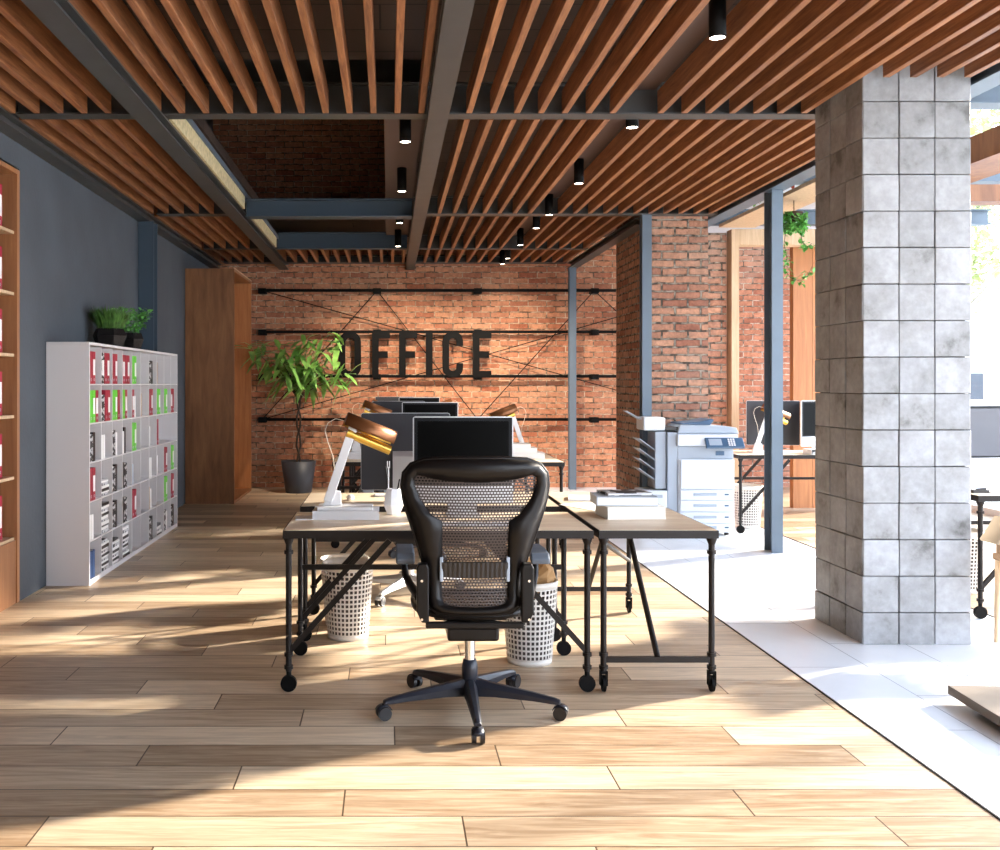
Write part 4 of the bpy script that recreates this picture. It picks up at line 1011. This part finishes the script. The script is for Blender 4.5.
# ------------------------------------------------------------------ waste bins
def make_bin(label, loc, rt=0.146, rb=0.115, h=0.43, cols=34, rows=14):
    r = thing('waste_bin', label, 'bin', loc); m = MB()
    z0, z1 = 0.03, h-0.035
    for j in range(rows):
        for i in range(cols):
            def V(u, v):
                z = z0+(z1-z0)*(j+v)/rows; rr = rb+(rt-rb)*z/h; t = 2*PI*(i+u)/cols; return (rr*math.cos(t), rr*math.sin(t), z)
            o = [V(0, 0), V(1, 0), V(1, 1), V(0, 1)]; g = 0.18; q = [V(g, g), V(1-g, g), V(1-g, 1-g), V(g, 1-g)]
            m._add(o+q, [(k, (k+1) % 4, 4+(k+1) % 4, 4+k) for k in range(4)])
    m.build('basket_wall', 'bin', r, solid=0.0025, recalc=False)
    MB().lathe([(rb-0.008, 0.012), (rb+(rt-rb)*0.82-0.008, h*0.82), (rb+(rt-rb)*0.82-0.010, h*0.82), (rb-0.010, 0.012)], n=44).build('shade_sleeve', 'bindark', r)  # dark sleeve added inside so the holes look shaded
    MB().lathe([(0.001, 0), (rb, 0), (rb+(rt-rb)*0.08, 0.03), (rb+(rt-rb)*0.08-0.003, 0.03), (rb-0.003, 0.004), (0.001, 0.004)], n=44).build('base', 'bin', r)
    ra = rb+(rt-rb)*z1/h
    MB().lathe([(ra-0.002, z1), (ra+0.001, z1), (rt+0.002, h), (rt-0.003, h), (ra-0.002, z1)], n=44).build('rim', 'bin', r)
    return r
b1 = make_bin('cream perforated waste bin under the left end of the nearest desk', (-0.232, 5.55, 0))
b2 = copy_tree(b1, loc=(0.735, 5.06, 0), label='cream perforated waste bin with brown paper, right of the big black chair')
bm = copy_tree(b1, loc=(-0.265, 5.86, 0), label='cream perforated waste bin half hidden behind the left bin'); bm.scale = (1, 1, 0.92)
b3 = copy_tree(b1, loc=(3.62, 9.78, 0), label='white perforated waste bin beside the copier')
b4 = copy_tree(b1, loc=(4.0, 6.78, 0), label='white perforated waste bin right of the tiled column')
def crumple(label, loc, r_, seed, mt='kraft'):
    R = random.Random(seed); m = MB(); o = len(m.v); m.ball((0, 0, 0), r_, 12)
    m.v = [tuple(Vector(v)*(1+R.uniform(-.28, .3))) for v in m.v]; m.sm = [False]*len(m.sm)
    return tag(m.build('crumpled_paper', mt, loc=loc), label, 'paper')
crumple('crumpled brown paper on top of the bin right of the big black chair', (0.77, 5.06, 0.45), 0.085, 2)
crumple('crumpled brown paper low in the bin right of the big black chair', (0.70, 5.06, 0.30), 0.06, 3)

# ------------------------------------------------------------------ desk lamps
def make_lamp(label, loc, rz=0):
    """base at origin on desk, arm leans +X, trough shade pointing +X and down"""
    r = thing('desk_lamp', label, 'lamp', loc, rz)
    MB().box(-0.06, 0.22, -0.08, 0.08, 0, 0.018).build('base', 'white', r, bevel=0.003)
    MB().prism([(-0.035, 0.018), (0.06, 0.018), (0.055, 0.09), (-0.005, 0.10)], 'Y', -0.016, 0.016).build('arm_socket', 'white', r, bevel=0.003)
    MB().bar((-0.01, -0.022, 0.04), (0.125, -0.022, 0.432), 0.012, 0.045, up=(1, 0, 0)).build('arm', 'white', r, bevel=0.003)
    MB().cyl((0.122, -0.04, 0.425), (0.122, 0.01, 0.425), 0.017, n=18).build('joint', 'alu', r)
    ax0 = Vector((0.075, 0.0, 0.445)); ax1 = Vector((0.325, 0.03, 0.345)); d = (ax1-ax0).normalized()
    side = Vector((0, 1, 0)); side = (side-d*side.dot(d)).normalized(); nrm = side.cross(d).normalized()
    if nrm.z < 0: nrm = -nrm
    def trough(R_, t0, t1, e0=0.0, e1=0.0):
        m = MB(); vs = []; n = 20
        for c in (ax0-d*e0, ax1+d*e1):
            for k in range(n+1):
                t = t0+(t1-t0)*k/n; vs.append(c+side*math.cos(t)*R_+nrm*math.sin(t)*R_)
        m._add(vs, [(k, k+1, n+2+k, n+1+k) for k in range(n)], True); return m
    sh = trough(0.052, -0.5, PI+0.2).build('shade', 'copper', r, solid=0.003)
    trough(0.049, -0.5, PI+0.2, -0.002, -0.002).build('shade_lining', 'gold', sh, solid=0.001)
    m = MB(); n = 20; vs = [ax0]
    for k in range(n+1):
        t = -0.5+(PI+0.7)*k/n; vs.append(ax0+side*math.cos(t)*0.052+nrm*math.sin(t)*0.052)
    m._add(vs, [(0, k+1, k+2) for k in range(n)]); m.build('end_cap', 'copper', sh)
    MB().cyl(ax0+d*0.03-nrm*0.045+side*-0.02, ax1-nrm*0.05-side*0.02, 0.024, n=18).build('reflector_tube', 'gold', r)
    pts = [(0.075, 0, 0.45), (0.03, 0, 0.462), (-0.01, 0, 0.44), (-0.025, 0, 0.40), (-0.01, 0, 0.34), (0.015, 0, 0.27), (0.022, 0, 0.21), (0.025, 0, 0.10)]
    MB().tube(pts, 0.0022, 6).build('cable', 'cable', r); return r
lp = make_lamp('white desk lamp with copper and gold shade on the left of the nearest desk', (-0.30, 4.97, ZT+0.046))
copy_tree(lp, loc=(-0.31, 8.92, ZT+0.046), label='white desk lamp with gold shade on the middle desks, behind the nearest lamp')
copy_tree(lp, loc=(-0.29, 12.4, ZT), label='farthest white and gold desk lamp, near the sign wall on the left')
copy_tree(lp, loc=(1.33, 9.55, ZT), rz=PI, label='desk lamp with brown shade showing above the right corner of the nearest monitor')
copy_tree(lp, loc=(0.92, 12.95, ZT), rz=PI, label='farthest desk lamp, behind the middle monitor at the sign wall')
flat_book(-0.215, 4.985, ZT, 0.335, 0.20, 0.045, 'white', 'thick white box file under the nearest desk lamp', rz=0, cat='box file', name='box_file', pages='white')
flat_book(-0.20, 8.93, ZT, 0.33, 0.20, 0.045, 'white', 'thick white box file under the middle desk lamp', cat='box file', name='box_file', pages='white')

# ------------------------------------------------------------------ small desk things
v = thing('pen_holder', 'faceted white pen holder on the nearest desk, left of the big black chair', 'pen holder', (0.025, 5.10, ZT))
MB().lathe([(0.001, 0), (0.034, 0), (0.054, 0.05), (0.05, 0.09), (0.036, 0.135), (0.032, 0.135), (0.04, 0.06), (0.001, 0.02)], n=7, smooth=False).build('body', 'white', v)
tag(MB().cyl((0, 0, 0.0), (-0.03, 0, 0.20), 0.0035).cyl((-0.03, 0, 0.2), (-0.034, 0, 0.225), 0.005).build('pen', 'black', loc=(0.018, 5.10, ZT+0.025)), 'dark pen leaning left in the white pen holder', 'pen')
tag(MB().cyl((0, 0, 0), (0.0, 0, 0.2), 0.003).box(-0.008, -0.003, -0.003, 0.003, 0.195, 0.23).box(0.003, 0.008, -0.003, 0.003, 0.195, 0.23).box(-0.008, 0.008, -0.003, 0.003, 0.193, 0.2).build('pen', 'white', loc=(0.0, 5.095, ZT+0.05)), 'white forked clip standing in the white pen holder', 'clip')
tag(MB().cyl((0, 0, 0), (0.03, 0, 0.16), 0.0035).build('pen', 'blackmetal', loc=(0.028, 5.10, ZT+0.025)), 'black pen leaning right in the white pen holder', 'pen')
ms = MB().ball((0, 0, 0.014), 0.03, 20, (0.8, 1.2, 0.55)).build('computer_mouse', 'white', loc=(-0.225, 5.72, ZT+0.002)); tag(ms, 'round white mouse on the desk behind the nearest lamp', 'mouse')
kb = thing('keyboard', 'white keyboard on the rear desk behind the pen holder', 'keyboard', (0.12, 5.93, ZT))
MB().box(-0.21, 0.21, -0.055, 0.055, 0, 0.008).build('body', 'alu', kb, bevel=0.003)
m = MB()
for i in range(14):
    for j in range(5): m.box(-0.2+i*0.0287, -0.2+i*0.0287+0.024, -0.048+j*0.0195, -0.048+j*0.0195+0.016, 0.008, 0.0105)
m.build('keys', 'white', kb)
kb2 = copy_tree(kb, loc=(0.39, 4.70, ZT), label='white keyboard on the nearest desk, hidden behind the big black chair back')
# books and papers on the side desk
Q = 'on the side desk beside the big chair'
flat_book(1.25, 5.02, ZT, 0.30, 0.23, 0.062, 'page', 'thick cream book lowest in the pile '+Q, rz=0.06, pages='whitepaper')
flat_book(1.225, 5.06, ZT+0.0625, 0.31, 0.22, 0.046, 'printergrey', 'grey hardback lying on the thick cream book '+Q, rz=-0.05, pages='whitepaper')
flat_book(1.24, 5.10, ZT+0.109, 0.24, 0.18, 0.012, 'blackbook', 'printed magazine topmost in the pile '+Q, rz=0.12, pages='whitepaper')
def paper(label, loc, rz, sx=0.21, sy=0.297, t=0.002, n='paper_sheet'):
    return tag(MB().box(-sx/2, sx/2, -sy/2, sy/2, 0, t).build(n, 'whitepaper', loc=loc).id_data, label, 'paper') if 0 else _paper(label, loc, rz, sx, sy, t, n)
def _paper(label, loc, rz, sx, sy, t, n):
    o = MB().box(-sx/2, sx/2, -sy/2, sy/2, 0, t).build(n, 'whitepaper', loc=loc); o.rotation_euler = (0, 0, rz); return tag(o, label, 'paper')
paper('white sheet nearer to the book pile '+Q, (1.13, 5.42, ZT), 0.5)
paper('open white sheets farther back '+Q, (1.22, 5.75, ZT), -0.2, 0.3, 0.2, 0.012)
paper('white sheet at the left corner of the nearest desk', (-0.43, 4.95, ZT), 0.1, 0.09, 0.14, 0.004)
for i, (dx, t, s_) in enumerate([(0.0, 0.05, 0.34), (-0.05, 0.045, 0.30), (-0.09, 0.035, 0.26)]):
    flat_book(1.27+dx, 9.02, ZT+[0, 0.051, 0.097][i], s_, 0.22, t, 'white', ['lowest', 'middle', 'topmost'][i]+' white book in the pile on the farther side desk', pages='whitepaper')

# ------------------------------------------------------------------ copier
cp = thing('photocopier', 'large white and blue-grey office copier beside the brick pier', 'copier', (2.66, 9.24, 0))
MB().box(0.10, 0.635, 0.0, 0.44, 0.03, 0.73).build('body', 'printer', cp, bevel=0.006)
MB().box(0.0, 0.098, 0.01, 0.44, 0.03, 0.985).build('side_column', 'printergrey', cp, bevel=0.008)
m = MB()
for x in (0.06, 0.58):
    for y in (0.06, 0.38): m.cyl((x, y, 0), (x, y, 0.03), 0.022)
m.build('feet', 'black', cp)
MB().box(0.10, 0.63, 0.012, 0.43, 0.731, 0.85).build('output_gap', 'printergrey', cp, bevel=0.004)
for i, (a, b) in enumerate([(0.035, 0.118), (0.124, 0.225), (0.231, 0.337), (0.343, 0.437)]):
    d_ = MB().box(0.115, 0.628, -0.018, 0.0, a, b).build('drawer', 'printer', cp, bevel=0.004)
    MB().box(0.24, 0.46, -0.025, -0.017, (a+b)/2-0.008, (a+b)/2+0.018).build('handle', 'printergrey', d_, bevel=0.005)
    MB().box(0.535, 0.575, -0.0195, -0.018, (a+b)/2-0.004, (a+b)/2+0.012).build('mark', 'printerblue', d_)
MB().box(0.115, 0.628, -0.022, 0.0, 0.445, 0.728).build('front_door', 'printer', cp, bevel=0.014, seg=3)
MB().box(0.085, 0.66, -0.03, 0.44, 0.855, 0.968).build('scanner', 'printer', cp, bevel=0.01)
MB().prism([(0.09, 0.97), (0.68, 0.97), (0.655, 1.03), (0.50, 1.05), (0.12, 1.055)], 'Y', 0.0, 0.43).build('scanner_lid', 'printergrey', cp, bevel=0.008)
MB().prism([(0.14, 1.056), (0.42, 1.05), (0.46, 1.10), (0.44, 1.112), (0.32, 1.085), (0.14, 1.072)], 'Y', 0.05, 0.4).build('document_feeder', 'printerblue', cp, bevel=0.005)
MB().box(-0.01, 0.12, 0.05, 0.4, 1.0, 1.035).build('feeder_tray', 'black', cp, bevel=0.003)
M_ = Matrix.Translation((0.5, -0.06, 0.885)) @ Matrix.Rotation(math.radians(-38), 4, 'X')
pn = MB().rbox(-0.16, 0.20, -0.015, 0.015, -0.055, 0.055, M_).build('control_panel', 'printerblue', cp, bevel=0.006)
MB().rbox(-0.13, -0.01, -0.0175, -0.0152, -0.035, 0.038, M_).build('display', 'printergrey', pn)
m = MB()
for i in range(3):
    for j in range(4): m.rbox(0.05+i*0.024, 0.066+i*0.024, -0.0195, -0.0152, -0.04+j*0.022, -0.026+j*0.022, M_)
m.build('buttons', 'white', pn)
MB().box(0.46, 0.54, 0.004, 0.011, 0.765, 0.805).build('badge', 'printerblue', cp)
MB().box(-0.11, -0.002, 0.04, 0.32, 0.44, 0.99).build('sorter', 'printergrey', cp, bevel=0.01)
MB().box(-0.24, -0.002, 0.0, 0.32, 0.03, 0.43).build('sorter_base', 'printer', cp, bevel=0.012)
MB().box(-0.17, -0.05, -0.004, 0.0, 0.36, 0.39).build('grip', 'printergrey', cp)
for i in range(4):
    z = 0.58+i*0.095; MB().bar((-0.11, 0.17, z-0.05), (-0.26, 0.17, z+0.06), 0.26, 0.006).build('output_tray', 'printergrey', cp)
MB().box(-0.22, -0.01, 0.04, 0.32, 1.0, 1.125).build('staple_unit', 'printer', cp, bevel=0.015)
MB().bar((-0.215, 0.2, 1.10), (-0.36, 0.2, 1.185), 0.14, 0.008).build('top_tray', 'printergrey', cp)

# ------------------------------------------------------------------ right-hand desks behind the post
desk('pipe desk on casters behind the free-standing steel post', (3.38, 9.36, 0), 1.6, 0.7, 'main')
copy_tree(mp_, loc=(3.93, 9.92, ZT), rz=PI-0.12, label='dark-backed monitor half hidden behind the free-standing steel post')
make_monitor('white-framed monitor touching the left edge of the tiled column', (4.34, 9.72, ZT), 0.35, 'white', top=0.52)
copy_tree(lp, loc=(3.66, 9.66, ZT), rz=0.0, label='white desk lamp just left of the free-standing steel post')
flat_book(4.25, 9.5, ZT, 0.3, 0.2, 0.05, 'white', 'white box with dark slot on the desk between post and column', cat='box file', name='box_file', pages='blackbook')
desk('pipe desk on casters at the right edge behind the tiled column', (3.62, 5.95, 0), 1.6, 0.9, 'main')
make_monitor('large monitor with reflecting screen right of the tiled column', (4.45, 6.75, ZT), 0.15, scr='glossyscreen', W=1.0, Hh=0.46, top=0.54)
paper('white papers on the desk right of the tiled column', (3.98, 6.3, ZT), 0.3, 0.5, 0.3, 0.01)
tag(MB().box(-0.05, 0.05, -0.015, 0.015, 0, 0.02).cyl((-0.03, -0.01, 0.02), (0.03, -0.01, 0.026), 0.008).build('eyeglasses', 'black', loc=(3.72, 6.1, ZT)), 'small black glasses on the papers right of the tiled column', 'glasses')
# things cut by the right edge
st = thing('floor_stand', 'low wooden stand with stepped flat foot cut by the right edge', 'stand', (2.89, 4.19, 0))
M_ = Matrix.Rotation(math.radians(-4), 4, 'Z')
MB().rbox(-0.36, 0.5, -0.36, 0.20, 0.035, 0.075, M_).build('foot_plate', 'footwood', st, bevel=0.002)
MB().rbox(-0.30, 0.4, -0.30, 0.05, 0.0, 0.034, M_).build('lower_plate', 'footwood', st, bevel=0.002)
wc = thing('side_chair', 'beige and brown chair cut by the right edge beside the tiled column', 'chair', (3.60, 5.25, 0))
for x in (-0.19, 0.19):
    for y in (-0.17, 0.17): MB().cyl((x*1.05, y*1.05, 0), (x, y, 0.46), 0.011, 0.018).build('leg', 'palewood', wc)
MB().box(-0.21, 0.21, -0.2, 0.2, 0.46, 0.50).build('seat', 'cardboard', wc, bevel=0.01)
MB().box(-0.20, -0.165, -0.18, 0.18, 0.50, 0.70).build('arm_panel', 'cardboard', wc, bevel=0.004)
MB().prism([(-0.205, 0.71), (-0.29, 0.58), (-0.285, 0.57), (-0.205, 0.55)], 'Y', 0.02, 0.18).build('cushion_flap', 'beige', wc)
